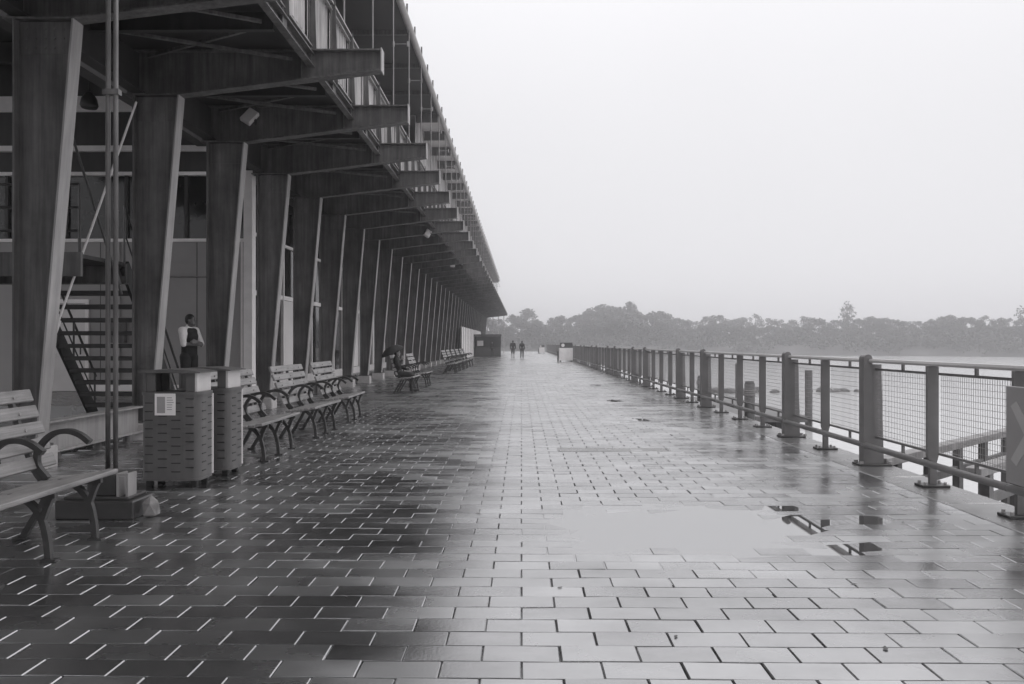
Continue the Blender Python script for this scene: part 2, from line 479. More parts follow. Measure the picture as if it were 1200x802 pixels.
# paving farther off, where single pavers cannot be told apart
fp = MB(); n_far = 40
fp.add([(PX0, 59.925 + i * 2.2, -0.004) for i in range(n_far)] + [(PX1, 59.925 + i * 2.2, -0.004) for i in range(n_far)],
       [(i, n_far + i, n_far + i + 1, i + 1) for i in range(n_far - 1)])
tag(fp.build('far_paving', 'paving_far'), kind='structure')
kb = MB(); kb.box(PX1 + 0.02, 4.80, -6, YEND, -0.40, -0.06)
kerb = tag(kb.build('quay_edge_kerb', 'concrete'), kind='structure')
ks = MB(); ks.bbox(PX1 + 0.008, 4.82, .004, 1.521, -0.055, 0.006, 0.008); ksm = ks.mesh('kerb_stone', 'concrete')
for i in range(95):
    link('kerb_stone', ksm, kerb, (random.uniform(-.002, .002), -5.9 + i * 1.525, random.uniform(-.0015, .0015)))
# puddles: water standing level in the hollows, edged by the pavers that rise out of it
def puddle(cx, cy, rx, ry, lvl):
    n = 40; pts = []
    for i in range(n):
        a = 2 * math.pi * i / n
        k = 1 + 0.22 * mnoise.noise(Vector((math.cos(a) * 1.7 + cx, math.sin(a) * 1.7 + cy, 2)))
        pts.append((cx + rx * k * math.cos(a), cy + ry * k * math.sin(a), lvl))
    m = MB(); m.add(pts, [tuple(range(n))])
    tag(m.build('puddle', 'puddle'), kind='structure')
puddle(1.75, 6.6, 1.75, 1.55, -0.0052)
puddle(2.45, 13.6, .9, 1.1, -0.0062)
puddle(2.4, 16.3, 1.0, 1.4, -0.0062)
puddle(2.6, 21.5, 1.1, 1.9, -0.0062)
puddle(2.9, 30, .9, 1.4, -0.0062)

# drain cover let into the paving
dc = thing('drain_cover', 'long narrow metal drain cover let into the wet paving', 'drain cover', (1.38, 11.7, -0.004))
m = MB(); m.bbox(-.84, .84, -.17, -.13, -.02, .008, .003); m.bbox(-.84, .84, .13, .17, -.02, .008, .003)
m.box(-.84, -.80, -.13, .13, -.02, .009); m.box(.80, .84, -.13, .13, -.02, .009); m.build('frame', 'concrete', dc)
for i in range(3):
    m = MB(); m.bbox(-.795 + i * .533, -.795 + i * .533 + .524, -.125, .125, -.02, .004, .004); m.build('cover_plate', 'concrete', dc)

# ------------------------------------------------------------------ the pier building
ST0, BAY = 9.95, 3.05
stations = [ST0 + BAY * k for k in range(-5, 40)]
Y0B, Y1B = stations[0] - 1.0, stations[-1] + 1.2          # building extent along the promenade
bld = thing('pier_building', 'long dark steel pier building with tapered columns and two deep canopies', 'building', (-6.4, 0, 0))
OFF = Vector((6.4, 0, 0))
def bpart(name, mb, material, parent=bld, smooth=False):
    me = mb.mesh(name, material, smooth)
    return link(name, me, parent, OFF if parent is bld else (0, 0, 0))
# tapered columns
zc = 5.72
def col_right(z): return -6.20 + (z / zc) * 0.50
mw = MB(); mw.prism([(-6.44, 0.30), (col_right(0.3), 0.30), (-5.71, zc), (-6.44, zc)], 'y', -.011, .011)
col_web = mw.mesh('column', 'steel')
ml = MB(); ml.box(-6.465, -6.44, -.115, .115, 0.30, zc); col_lf = ml.mesh('back_flange', 'steel')
mrr = MB(); mrr.prism([(col_right(.3), .30), (col_right(.3) + .026, .30), (-5.71 + .026, zc), (-5.71, zc)], 'y', -.115, .115)
col_rf = mrr.mesh('front_flange', 'flange')
ms = MB()
ms.box(-6.52, -6.10, -.16, .16, .268, .30)
col_pl = ms.mesh('base_plate', 'steel')
mp = MB(); mp.bbox(-6.56, -6.06, -.2, .2, -.07, .268, .015); col_pd = mp.mesh('concrete_pedestal', 'concrete_pale')
mg = MB(); mg.prism([(-6.42, 5.30), (col_right(5.3) - .02, 5.30), (-5.74, zc - .01), (-6.42, zc - .01)], 'y', -.022, .022); col_gp = mg.mesh('splice_plate', 'steel')
mg = MB()
for zz in (5.38, 5.50, 5.62):
    for xx in (-6.34, -6.22, -6.10, -5.98, -5.86): mg.tube([(xx, -.034, zz), (xx, .034, zz)], .016, 6)
for zz in (.42, .54, .66):
    for xx in (-6.36, -6.26): mg.tube([(xx, -.024, zz), (xx, .024, zz)], .016, 6)
col_bt = mg.mesh('bolt_heads', 'steel')
for y in stations:
    o = link('column', col_web, bld, OFF + Vector((0, y, 0)))
    for nm, me in (('back_flange', col_lf), ('front_flange', col_rf), ('base_plate', col_pl), ('concrete_pedestal', col_pd), ('splice_plate', col_gp)):
        link(nm, me, o)
    tag(link('bolt_heads', col_bt, o), kind='stuff')
# cantilever beams
def beam_bot(x): return 6.15 + (x + 2.33) * (0.40 / 3.38)
mb_ = MB(); mb_.prism([(-6.6, 5.75), (-5.71, 5.75), (-2.33, 6.15), (-2.33, 6.45), (-6.6, 6.45)], 'y', -.009, .009)
bm_web = mb_.mesh('cantilever_beam', 'steel')
mf = MB(); mf.prism([(-6.6, 5.724), (-5.71, 5.724), (-2.33, 6.124), (-2.33, 6.15), (-5.71, 5.75), (-6.6, 5.75)], 'y', -.11, .11)
bm_bf = mf.mesh('bottom_flange', 'steel')
mf = MB(); mf.box(-6.6, -2.33, -.11, .11, 6.45, 6.474); bm_tf = mf.mesh('top_flange', 'steel')
mf = MB(); mf.box(-2.33, -2.312, -.12, .12, 6.105, 6.49); bm_ep = mf.mesh('end_plate', 'flange')
mf = MB()
mf.box(-3.66, -3.646, -.10, .10, beam_bot(-3.66) + .004, 6.449)
bm_st = mf.mesh('stiffener', 'steel')
for y in stations:
    o = link('cantilever_beam', bm_web, bld, OFF + Vector((0, y, 0)))
    for nm, me in (('bottom_flange', bm_bf), ('top_flange', bm_tf), ('end_plate', bm_ep), ('stiffener', bm_st)):
        link(nm, me, o)
# canopy deck, girder along the column heads, cross members and braces under the deck
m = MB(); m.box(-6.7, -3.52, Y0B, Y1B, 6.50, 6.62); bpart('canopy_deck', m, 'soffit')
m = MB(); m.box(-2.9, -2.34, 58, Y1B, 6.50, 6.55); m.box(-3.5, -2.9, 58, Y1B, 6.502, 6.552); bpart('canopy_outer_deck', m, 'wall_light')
m = MB(); m.box(-6.42, -6.40, Y0B, Y1B, 5.80, 6.44); m.box(-6.52, -6.30, Y0B, Y1B, 5.774, 5.80); bpart('eaves_girder', m, 'steel_dark')
mj = MB(); mj.box(-6.38, -3.66, -.006, .006, 6.22, 6.48); mj.box(-6.38, -3.66, -.05, .05, 6.205, 6.22); jm = mj.mesh('joist', 'steel_dark')
jd = MB(); jd.bar((-6.2, .15, 6.30), (-3.8, 1.42, 6.30), .05, .05); jd.bar((-6.2, 1.42, 6.36), (-3.8, .15, 6.36), .05, .05)
jdm = jd.mesh('wind_brace', 'steel')
for i, y in enumerate(stations[:-1]):
    if y > 75: break
    link('joist', jm, bld, OFF + Vector((0, y + BAY / 2, 0)))
    link('wind_brace', jdm, bld, OFF + Vector((0, y, 0))); link('wind_brace', jdm, bld, OFF + Vector((0, y + BAY / 2, 0)))
# fascia and parapet
XF = -3.55
m = MB(); m.box(XF - .02, XF, Y0B, Y1B, 6.20, 6.42); m.box(XF, XF + .10, Y0B, Y1B, 6.20, 6.222); m.box(XF, XF + .10, Y0B, Y1B, 6.398, 6.42)
bpart('fascia_channel', m, 'steel')
m = MB(); m.box(XF - .02, XF + .07, Y0B, Y1B, 6.535, 6.56); m.box(XF - .02, XF + .02, Y0B, Y1B, 6.56, 6.64); bpart('toe_rail', m, 'galv')
m = MB(); m.box(XF - .05, XF + .06, Y0B, Y1B, 7.90, 7.94); m.box(XF - .03, XF + .03, Y0B, Y1B, 7.80, 7.825); bpart('parapet_cap', m, 'galv')
mpost = MB(); mpost.prism([(XF + .002, 6.425), (XF + .13, 6.425), (XF + .10, 7.4), (XF + .075, 7.99), (XF + .002, 7.99)], 'y', -.012, .012)
mpost.box(XF + .004, XF + .02, -.09, .09, 6.43, 7.99); mpost.box(XF + .02, XF + .06, -.11, .11, 6.23, 6.52)
ppm = mpost.mesh('parapet_post', 'steel')
mc = MB(); nz = 22; pts = []
for i in range(nz + 1):
    yy = -.62 + 1.24 * i / nz
    pts.append((XF - .06 + (.018 if (i // 2) % 2 else -.018), yy))
vs = [(x, y, 6.74) for x, y in pts] + [(x, y, 7.84) for x, y in pts]
mc.add(vs, [(i, i + 1, i + nz + 2, i + nz + 1) for i in range(nz)])
pcm = mc.mesh('parapet_panel', 'corrugated')
y = stations[0]; k = 0
while y < Y1B - 1.5:
    link('parapet_post', ppm, bld, OFF + Vector((0, y, 0)))
    link('parapet_panel', pcm, bld, OFF + Vector((0, y + BAY / 4, random.uniform(-.01, .01)))).rotation_euler.x = random.gauss(0, .004)
    y += BAY / 2
# hanger rods with small spacer arms, up to the high roof
ZR = 11.7
mh = MB(); mh.tube([(-3.60, 0, 7.95), (-3.60, 0, ZR)], .022, 6); hrm = mh.mesh('hanger_rod', 'galv')
mh = MB(); mh.tube([(-3.60, 0, 10.0), (-3.20, 0, 10.0)], .014, 6); mh.tube([(-3.20, 0, 9.93), (-3.20, 0, 10.07)], .03, 6); mh.tube([(-3.60, 0, 9.93), (-3.60, 0, 10.07)], .04, 6)
ham = mh.mesh('spacer_arm', 'galv')
for y in stations:
    if y > 118: break
    o = link('hanger_rod', hrm, bld, OFF + Vector((0, y - .25, 0))); link('spacer_arm', ham, o)
# high roof
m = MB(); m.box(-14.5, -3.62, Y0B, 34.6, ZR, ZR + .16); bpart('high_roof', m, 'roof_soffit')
m = MB(); m.box(-14.5, -3.62, 34.62, Y1B - 3, ZR + .04, ZR + .16); bpart('far_high_roof', m, 'wall_light')  # solid pale deck added, toned for the light between open rafters
m = MB(); nz2 = int((Y1B - 3 - 34.7) / .16); pts2 = [(-4.70 + (.03 if (i // 2) % 2 else -.03), 34.7 + i * .16) for i in range(nz2 + 1)]
m.add([(x, y, 6.63) for x, y in pts2] + [(x, y, ZR - .01) for x, y in pts2], [(i, i + 1, i + nz2 + 2, i + nz2 + 1) for i in range(nz2)])
bpart('screen_wall', m, 'corrugated')
mrb2 = MB(); mrb2.box(-4.66, -3.68, -.06, .06, ZR - .38, ZR + .035); rbm2 = mrb2.mesh('outrigger_rafter', 'steel')
for y in stations[:-1]:
    if y > 34: link('outrigger_rafter', rbm2, bld, OFF + Vector((0, y, 0)))
m = MB(); m.tube([(-3.58, Y0B, ZR - .02), (-3.58, Y1B - 3, ZR - .02)], .11, 10); bpart('roof_gutter', m, 'gutter', smooth=True)
mrb = MB(); mrb.box(-14, -3.70, -.05, .05, ZR - .14, ZR - .002); rbm = mrb.mesh('roof_rafter', 'steel')
for y in stations[:-1]:
    if y < 34: link('roof_rafter', rbm, bld, OFF + Vector((0, y, 0)))
mpn = MB(); mpn.box(-3.60, -3.55, -.022, .022, ZR + .05, ZR + .50); pnm = mpn.mesh('roof_pin', 'steel')
y = Y0B + .4
while y < Y1B - 3.4:
    link('roof_pin', pnm, bld, OFF + Vector((0, y, 0))); y += 1.78
# upper storey behind the parapet
m = MB(); m.box(-8.3, -8.0, Y0B, Y1B - 3, 6.63, ZR - .15); bpart('upper_wall', m, 'interior')
# end wall of the enclosed rooms, facing the open stair bay
YW = 20.0
m = MB(); m.box(-17.5, -6.95, YW, YW + .2, .30, 4.20); bpart('end_wall', m, 'wall')
for k in range(7):
    x1 = -7.12 - k * 1.55
    m = MB(); m.box(x1 - 1.47, x1, YW + .05, YW + .08, 4.29, 5.90); p = bpart('window_pane', m, 'glass')
    m = MB(); m.box(x1 - 1.55, x1 - 1.47, YW - .02, YW + .14, 4.28, 5.91); bpart('window_mullion', m, 'steel_dark')
m = MB(); m.box(-17.5, -7.12, YW - .05, YW + .15, 4.20, 4.28); bpart('window_sill', m, 'white')
m = MB(); m.box(-17.5, -7.12, YW - .05, YW + .15, 5.91, 6.00); bpart('window_head', m, 'white')
m = MB(); m.box(-17.5, -6.95, YW, YW + .2, 6.0, 7.55); m.box(-17.5, -6.95, YW, YW + .2, 7.95, 9.0); bpart('upper_end_wall', m, 'steel_dark')
m = MB(); m.box(-17.5, -6.95, YW - .12, YW, 6.52, 6.66); bpart('white_trim_and_sky_strip', m, 'white')
m = MB(); m.box(-17.5, -6.95, YW - .05, YW + .12, 7.55, 7.95); bpart('white_trim_and_sky_strip', m, 'white')  # white strip painted in for bright sky showing through a clerestory
m = MB(); m.box(-7.12, -6.90, YW - .08, YW + .2, .30, 6.02); bpart('corner_post', m, 'white')
m = MB(); m.box(-7.21, -7.16, YW - .03, YW + .1, .30, 4.20); bpart('corner_post', m, 'white')
for x0 in (-12.3, -15.2):
    m = MB(); m.box(x0, x0 + .08, YW - .06, YW - .001, .345, 2.62); m.box(x0 + 1.08, x0 + 1.16, YW - .06, YW - .001, .345, 2.62); m.box(x0, x0 + 1.16, YW - .062, YW - .001, 2.62, 2.72); dfr = bpart('door_frame', m, 'white')
    m = MB(); m.box(x0 + .085, x0 + 1.075, YW - .04, YW - .001, .36, 2.61); bpart('door', m, 'wall_light')
    m = MB(); m.tube([(x0 + .98, YW - .09, 1.3), (x0 + .98, YW - .09, 1.55)], .018, 6); bpart('door_handle', m, 'iron')
m = MB(); m.box(-11.1, -7.25, YW - .03, YW - .001, .345, .52); bpart('skirting', m, 'white')
m = MB(); m.tube([(-10.35, YW - .03, .5), (-10.35, YW - .03, 4.18)], .025, 6); m.tube([(-10.35, YW - .03, 3.3), (-7.3, YW - .03, 3.3)], .02, 6); bpart('conduit', m, 'galv')
m = MB(); m.bbox(-10.55, -10.15, YW - .16, YW - .001, 1.6, 2.15, .01); bpart('switch_box', m, 'steel')
for xx in (-8.35, -9.6, -10.85):
    m = MB(); m.box(xx - .008, xx + .008, YW - .006, YW - .001, .53, 4.19); bpart('panel_joint', m, 'steel_dark')
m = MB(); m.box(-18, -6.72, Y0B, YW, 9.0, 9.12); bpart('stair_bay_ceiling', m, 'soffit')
for y in stations:
    if y < YW: m = MB(); m.box(-18, -6.75, y - .1, y + .1, 8.5, 8.98); bpart('ceiling_beam', m, 'steel_dark')
# a low slab on which the rooms and the raised walk behind the columns stand
m = MB(); m.box(-18, -6.60, 15.4, Y1B, -.07, .30); m.box(-18, -6.585, 15.36, Y1B, .30, .345); bpart('floor_plinth', m, 'concrete')
m = MB(); m.box(-18, -6.72, Y0B, 15.35, -.07, .004); bpart('bay_floor', m, 'concrete')
m = MB(); m.box(-17.5, -17.3, YW + .2, Y1B, .345, 9.0); bpart('rear_wall', m, 'interior')
# glazed shop front behind the columns, beyond the end wall
gx = -6.98
m = MB(); m.box(gx - .02, gx, YW + .2, 131, .60, 5.75); bpart('shopfront_glass', m, 'glass')
m = MB(); m.box(gx - .04, gx + .03, YW + .2, 131, .345, .60); bpart('shopfront_base', m, 'wall_light')
m = MB(); m.box(gx - .03, gx + .06, YW + .2, 131, 2.85, 2.97); bpart('shopfront_transom', m, 'white')
m = MB(); m.box(gx - .03, gx + .05, YW + .2, 131, 4.4, 4.48); bpart('shopfront_transom', m, 'white')
mv = MB(); mv.box(gx - .03, gx + .08, -.05, .05, .60, 5.75); vm = mv.mesh('shopfront_mullion', 'white')
mv = MB(); mv.box(gx + .001, gx + .03, -.6, .6, .62, 2.84); vd = mv.mesh('shopfront_door', 'wall_light')
y = YW + 1.1; k = 0
while y < 130:
    link('shopfront_mullion', vm, bld, OFF + Vector((0, y, 0)))
    if k % 3 == 1: link('shopfront_door', vd, bld, OFF + Vector((0, y + .76, 0)))
    y += 1.525; k += 1
m = MB(); m.box(-17.3, gx - .02, 131, 131.2, .345, 6.4); bpart('far_end_wall', m, 'wall')
m = MB(); m.box(-7.0, gx + .02, YW + .2, 131.2, 5.75, 6.45); bpart('shopfront_bulkhead', m, 'steel_dark')

# beam lying between the first column feet, on short stub legs
fb = thing('floor_beam', 'grey steel beam lying on stub legs between two column feet', 'beam', (-6.33, 11.5, 0))
m = MB(); m.box(-.012, .012, -1.30, 1.30, .155, .535); m.build('web', 'flange', fb)
m = MB(); m.box(-.10, .10, -1.32, 1.32, .535, .56); m.build('top_flange', 'flange', fb)
m = MB(); m.box(-.10, .10, -1.32, 1.32, .13, .155); m.build('bottom_flange', 'flange', fb)
for yy in (-.95, 0.1, .95):
    m = MB(); m.tube([(0, yy, 0), (0, yy, .13)], .06, 10); m.tube([(0, yy, 0.0), (0, yy, .015)], .10, 10); m.build('stub_leg', 'steel', fb)

# staircase rising towards the camera side, landing above
stx0, stx1 = -8.3, -6.6
SX = (stx0 + stx1) / 2
sc = thing('steel_staircase', 'open-riser dark steel staircase behind the columns with landing', 'staircase', (SX, 14.8, 0))
n_tr, rise, go = 13, 0.226, 0.17
for k in range(1, n_tr):
    z = k * rise; yb = .35 - k * go + .0
    m = MB(); m.bbox(-.80, .80, yb - .14, yb + .14, z - .075, z, .006); m.build('tread', 'steel_dark', sc)
topy, topz = .35 - n_tr * go, n_tr * rise
for sx in (-.83, .83):
    m = MB(); m.bar((sx, .35 + .05, -.02), (sx, topy, topz - .05), .05, .26); m.build('stringer', 'black', sc)
    m = MB(); m.tube([(sx, .30, .95), (sx, topy, topz + .95)], .022, 8); m.tube([(sx, .30, .5), (sx, topy, topz + .5)], .014, 6)
    for t in (0.02, .35, .68, 1.0):
        yy = .30 + (topy - .30) * t; zz = topz * t
        m.tube([(sx, yy, zz), (sx, yy, zz + .95)], .018, 6)
    m.build('handrail', 'iron', sc)
m = MB(); m.box(-5.2, .84, topy - 1.3, topy - .02, topz - .06, topz); m.build('landing_floor', 'steel_dark', sc)
m = MB(); m.box(-5.2, .87, topy - .03, topy + .02, topz - .34, topz - .02); m.box(-5.2, .87, topy - .10, topy + .06, topz - .36, topz - .34); m.build('landing_beam', 'steel', sc)
m = MB(); m.box(-5.2, .87, topy - 1.36, topy - 1.30, topz - .34, topz + .02); m.build('landing_beam', 'steel', sc)
m = MB()
for zz in (.35, .7, 1.05): m.tube([(-5.2, topy - 1.27, topz + zz), (.8, topy - 1.27, topz + zz)], .02, 6)
for xx in (-5.1, -4, -2.6, -1.2, .2, .8): m.tube([(xx, topy - 1.27, topz), (xx, topy - 1.27, topz + 1.05)], .022, 6)
m.build('landing_railing', 'iron', sc)
m = MB(); m.tube([(-3.2, topy - 1.2, 0), (-3.2, topy - 1.2, topz - .35)], .07, 10); m.build('landing_post', 'steel_dark', sc)

# tension rods crossing in the stair bay
def rod(a, b, r, material, label):
    a, b = Vector(a), Vector(b)
    t = thing('tie_rod', label, 'tie rod', tuple(a))
    d = b - a
    m = MB(); m.tube([(0, 0, 0), d], r, 8); m.build('rod', material, t)
    m = MB(); m.tube([d * .06, d * .14], r * 2.2, 8); m.build('turnbuckle', material, t)
def wpt(px, py, d): return ((px - 611) * d / F, d, EYE + (402 - py) * d / F)
rod((-6.95, 11.3, 1.35), wpt(157, 118, 12.6), .018, 'wall_light', 'pale tie rod with turnbuckle slanting across the staircase')
rod(wpt(140, 345, 12.4), wpt(80, 155, 11.9), .02, 'iron', 'dark tie rod leaning the other way above the stair landing')

# pair of pipes on a weighted foot
pol = thing('pipe_pole', 'tall twin pipe pole standing on a dark block foot by the bench', 'pole', (-3.80, 7.2, 0))
for dx in (-.036, .036):
    m = MB(); m.tube([(dx, 0, .16), (dx, 0, 6.05 + .08)], .022, 10); m.build('pipe', 'steel', pol, True)
for zz in (3.9, 5.6):
    m = MB(); m.box(-.075, .075, -.034, .034, zz, zz + .05); m.build('clamp', 'steel', pol)
m = MB(); m.bbox(-.42, .30, -.20, .22, 0, .17, .012); m.build('foot_block', 'iron', pol)
m = MB(); m.bbox(-.36, .24, -.16, .18, .17, .20, .008); m.build('foot_plate', 'steel_dark', pol)
m = MB(); m.bbox(-.17, .10, -.12, .12, .20, .40, .01); m.build('socket', 'steel_dark', pol)
m = MB(); m.box(.115, .14, -.14, .02, .20, .41); m.box(.20, .222, -.14, .02, .20, .41); m.box(.14, .20, -.14, -.12, .385, .41); m.build('bracket', 'galv', pol)
# rough lump of pale concrete against the foot
def lump(name, loc, s, material, seed, sub=3, parent=None):
    bm = bmesh.new(); bmesh.ops.create_icosphere(bm, subdivisions=sub, radius=1)
    for v in bm.verts:
        k = 1 + .28 * mnoise.noise(v.co * 1.3 + Vector((seed, 0, 0))) + .10 * mnoise.noise(v.co * 4 + Vector((seed, 3, 0)))
        v.co = Vector((v.co.x * k * s[0], v.co.y * k * s[1], v.co.z * k * s[2]))
    me = bpy.data.meshes.new(name); bm.to_mesh(me); bm.free(); me.materials.append(M[material])
    return link(name, me, parent, loc)
o = lump('concrete_lump', (-3.41, 7.15, .085), (.085, .10, .115), 'lump', 3, 1)
tag(o, 'rough pale lump of concrete lying against the pole foot', 'concrete lump')

# ------------------------------------------------------------------ benches
def make_bench():
    root = thing('park_bench', '', 'bench', (0, 0, 0))
    L = 1.55
    # seat slats, front to back
    xs = [.215, .125, .035, -.055, -.145]
    for i, x in enumerate(xs):
        z = .475 - .012 * i - (.006 if i in (1, 2, 3) else 0)
        m = MB(); m.bbox(x - .039, x + .039, -L / 2, L / 2, z - .034, z, .006); m.build('seat_slat', 'wood', root)
    for i in range(5):
        t = i / 4
        x = -.235 - .175 * t; z = .55 + .47 * t
        o = link('back_slat', bench_slat(L), root, (x, 0, z), (0, R(-20), 0))
    for yf in (-.55, 0, .55):
        fr = MB(); a, b = yf - .019, yf + .019
        fr.ribbon(spline([(-.06, .415), (.06, .39), (.15, .29), (.19, .15), (.205, .0)], 6), [.04] * 25, a, b)
        fr.ribbon(spline([(.235, .44), (.20, .37), (.165, .27)], 5), .035, a + .001, b - .001)
        fr.ribbon(spline([(-.10, .42), (-.18, .25), (-.27, .10), (-.33, .0)], 6), .042, a + .001, b - .001)
        fr.ribbon([(.25, .425), (.05, .415), (-.20, .395)], .034, a + .002, b - .002)
        fr.ribbon(spline([(-.14, .38), (-.235, .50), (-.33, .75), (-.43, 1.05)], 5), .036, a + .002, b - .002)
        fr.box(.16, .26, a - .01, b + .01, 0, .014); fr.box(-.38, -.29, a - .01, b + .01, 0, .014)
        f = fr.build('end_frame', 'iron', root)
        ar = MB(); ar.ribbon(spline([(-.14, .44), (-.215, .54), (-.20, .66), (-.11, .755), (.0, .78), (.09, .755), (.165, .70)], 6), .036, a - .004, b + .004)
        ar.build('hoop_arm', 'iron', f)
    bl = MB()
    for i in range(5):
        t = i / 4; x = -.235 - .175 * t + .012; z = .55 + .47 * t
        for yf in (-.55, 0, .55): bl.tube([(x - .01, yf, z), (x + .016, yf, z - .003)], .011, 6)
    tag(bl.build('bolt_heads', 'bolt', root), kind='stuff')
    return root
_sl = {}
def bench_slat(L):
    if 'm' not in _sl:
        m = MB(); m.bbox(-.016, .016, -L / 2, L / 2, -.047, .047, .006); _sl['m'] = m.mesh('back_slat', 'wood')
    return _sl['m']
bench0 = make_bench()
bench_spots = [
    (5.68, 'slatted wooden bench with iron hoop arms beside the pole foot'),
    (11.1, 'wooden bench with hoop arms just beyond the second litter bin'),
    (13.72, 'second wooden bench beyond the litter bins, between two others'),
    (16.2, 'third wooden bench beyond the litter bins, beside an open stretch of paving'),
    (25.3, 'wooden bench on which a dark figure sits with an umbrella'),
    (28.75, 'empty wooden bench just past the figure with the umbrella'),
    (41.4, 'first bench of the far row that leads to the kiosk'),
    (44.1, 'second bench of the far row that leads to the kiosk'),
    (46.8, 'third bench of the far row that leads to the kiosk'),
    (49.5, 'fourth bench of the far row that leads to the kiosk'),
    (52.2, 'fifth bench of the far row that leads to the kiosk'),
    (54.9, 'last bench of the far row, closest to the kiosk')]
for i, (y, lab) in enumerate(bench_spots):
    b = bench0 if i == 0 else copy_tree(bench0)
    b.scale = (1.13, 1.13, 1.13); b.location = (-3.69 + random.uniform(-.04, .04) * (i > 0), y, .002); b.rotation_euler.z = R(random.uniform(-1.2, 1.2)) if i else 0
    tag(b, lab, 'bench', 'wooden benches along the promenade')

# ------------------------------------------------------------------ litter bins
def make_bin():
    root = thing('litter_bin', '', 'litter bin')
    W, D = .32, .21                          # half sizes
    def plan(s=1.0, n=120, e=5.5):
        pts = []
        for i in range(n):
            a = 2 * math.pi * i / n; c, d = math.cos(a), math.sin(a)
            k = (abs(c) ** e + abs(d) ** e) ** (-1 / e)
            pts.append((W * 1.03 * s * k * c, D * 1.06 * s * k * d))
        return pts
    def edge_y(u): return D * 1.06 * (1 - min(1, abs(u) / (W * 1.03)) ** 5.5) ** (1 / 5.5)
    def edge_x(u): return W * 1.03 * (1 - min(1, abs(u) / (D * 1.06)) ** 5.5) ** (1 / 5.5)
    m = MB(); m.prism(plan(), 'z', .09, 1.02); body = m.build('body', 'bin', root)
    m = MB(); m.prism(plan(1.035), 'z', 1.02, 1.055); m.build('rim', 'bin', root)
    m = MB(); m.prism(plan(1.02), 'z', .075, .10); m.build('bottom_band', 'bin', root)
    for sx in (-1, 1):
        for sy in (-1, 1):
            m = MB(); m.bbox(sx * .25 - .035, sx * .25 + .035, sy * .14 - .03, sy * .14 + .03, 0, .08, .006); m.build('foot', 'black', root)
    for (sx, sy) in ((1, 1), (-1, 1)):
        m = MB(); m.tube([(sx * (W + .003), sy * D * .8, .10), (sx * (W + .003), sy * D * .8, 1.02)], .017, 8); m.build('corner_strip', 'bin_side', root)
    # slits: black strips painted for the shade in narrow openings, in staggered columns
    sl = MB()
    for c, u in enumerate((-.22, -.075, .075, .22)):
        for r in range(9):
            z = .17 + r * .095 + (.047 if c % 2 else 0)
            yb = -edge_y(u)
            sl.box(u - .05, u + .05, yb - .003, yb + .02, z, z + .010)
            sl.box(u - .05, u + .05, -yb - .02, -yb + .003, z, z + .010)
    for c, u in enumerate((-.08, .08)):
        for r in range(9):
            z = .17 + r * .095 + (.047 if c % 2 else 0)
            xb = edge_x(u)
            sl.box(xb - .02, xb + .004, u - .05, u + .05, z, z + .010)
            sl.box(-xb - .004, -xb + .02, u - .05, u + .05, z, z + .010)
    tag(sl.build('slits', 'black', body), kind='stuff')
    # hood: four corner walls, roof
    for sx in (-1, 1):
        m = MB(); m.bbox(min(sx * .30, sx * .27), max(sx * .30, sx * .27), -.19, .19, 1.055, 1.27, .004); m.build('hood_side', 'bin_side' if sx > 0 else 'bin', root)  # only the side towards the sky gets the painted lit tone
        m = MB(); m.bbox(min(sx * .268, sx * .17), max(sx * .268, sx * .17), -.192, -.165, 1.055, 1.268, .004); m.build('hood_front', 'bin', root)
        m = MB(); m.bbox(min(sx * .268, sx * .17), max(sx * .268, sx * .17), .165, .192, 1.055, 1.268, .004); m.build('hood_front', 'bin', root)
    m = MB(); m.prism([(-.35, 1.266), (.35, 1.266), (.35, 1.278), (.2, 1.30), (0, 1.308), (-.2, 1.30), (-.35, 1.278)], 'y', -.24, .24); m.build('hood_roof', 'bin', root)
    return root
b1 = make_bin(); b1.location = (-3.89, 8.80, 0)
tag(b1, 'grey slatted litter bin with a pale sticker on its front', 'litter bin', 'litter bins')
b2 = copy_tree(b1); b2.location = (-3.81, 9.52, 0); b2.rotation_euler.z = R(-2)
tag(b2, 'grey slatted litter bin without sticker, close behind another bin', 'litter bin', 'litter bins')
st = thing('bin_sticker', 'pale printed sticker on the front of the litter bin', 'sticker', (-3.93, 8.80 - .2295, .92))
m = MB(); m.box(-.115, .115, -.004, .002, -.12, .12); m.build('paper', 'paper', st)
m = MB(); m.box(-.09, .0, -.0065, -.004, -.095, .085); m.build('printed_panel', 'print', st)
m = MB()
for k in range(6): m.box(.02, .02 + random.uniform(.05, .08), -.0065, -.004, .07 - k * .026, .078 - k * .026)
m.build('printed_lines', 'print', st)

# ------------------------------------------------------------------ promenade railing
RX = 4.56
RZ = 1.04
rl = thing('promenade_railing', 'long grey steel promenade railing with wire mesh panels and broad posts', 'railing', (RX, 0, 0))
RBASE = .006
rl.scale = (1, 1, RZ)
thick = set(); posts = []
ybase = 10.25
k = -6
while True:
    y = ybase + 1.525 * k
    if y > 139: break
    if y > -1: posts.append((y, k % 6 in (0, 2)))
    k += 1
# slim posts: tapered plate with a narrow foot
tp = MB(); tp.prism([(-.035, .03), (.04, .03), (.04, .26), (.062, .34), (.062, 1.29), (-.062, 1.29), (-.062, .34), (-.035, .26)], 'y', -.022, .022)
slim_m = tp.mesh('slim_post', 'rail')
bp_ = MB(); bp_.bbox(-.15, .15, -.10, .10, RBASE, .032, .004); plate_m = bp_.mesh('foot_plate', 'iron')
bo = MB()
for sx in (-.11, .11):
    for sy in (-.065, .065): bo.tube([(sx, sy, .031), (sx, sy, .062)], .016, 6)
bolt_m = bo.mesh('anchor_bolt', 'bolt')
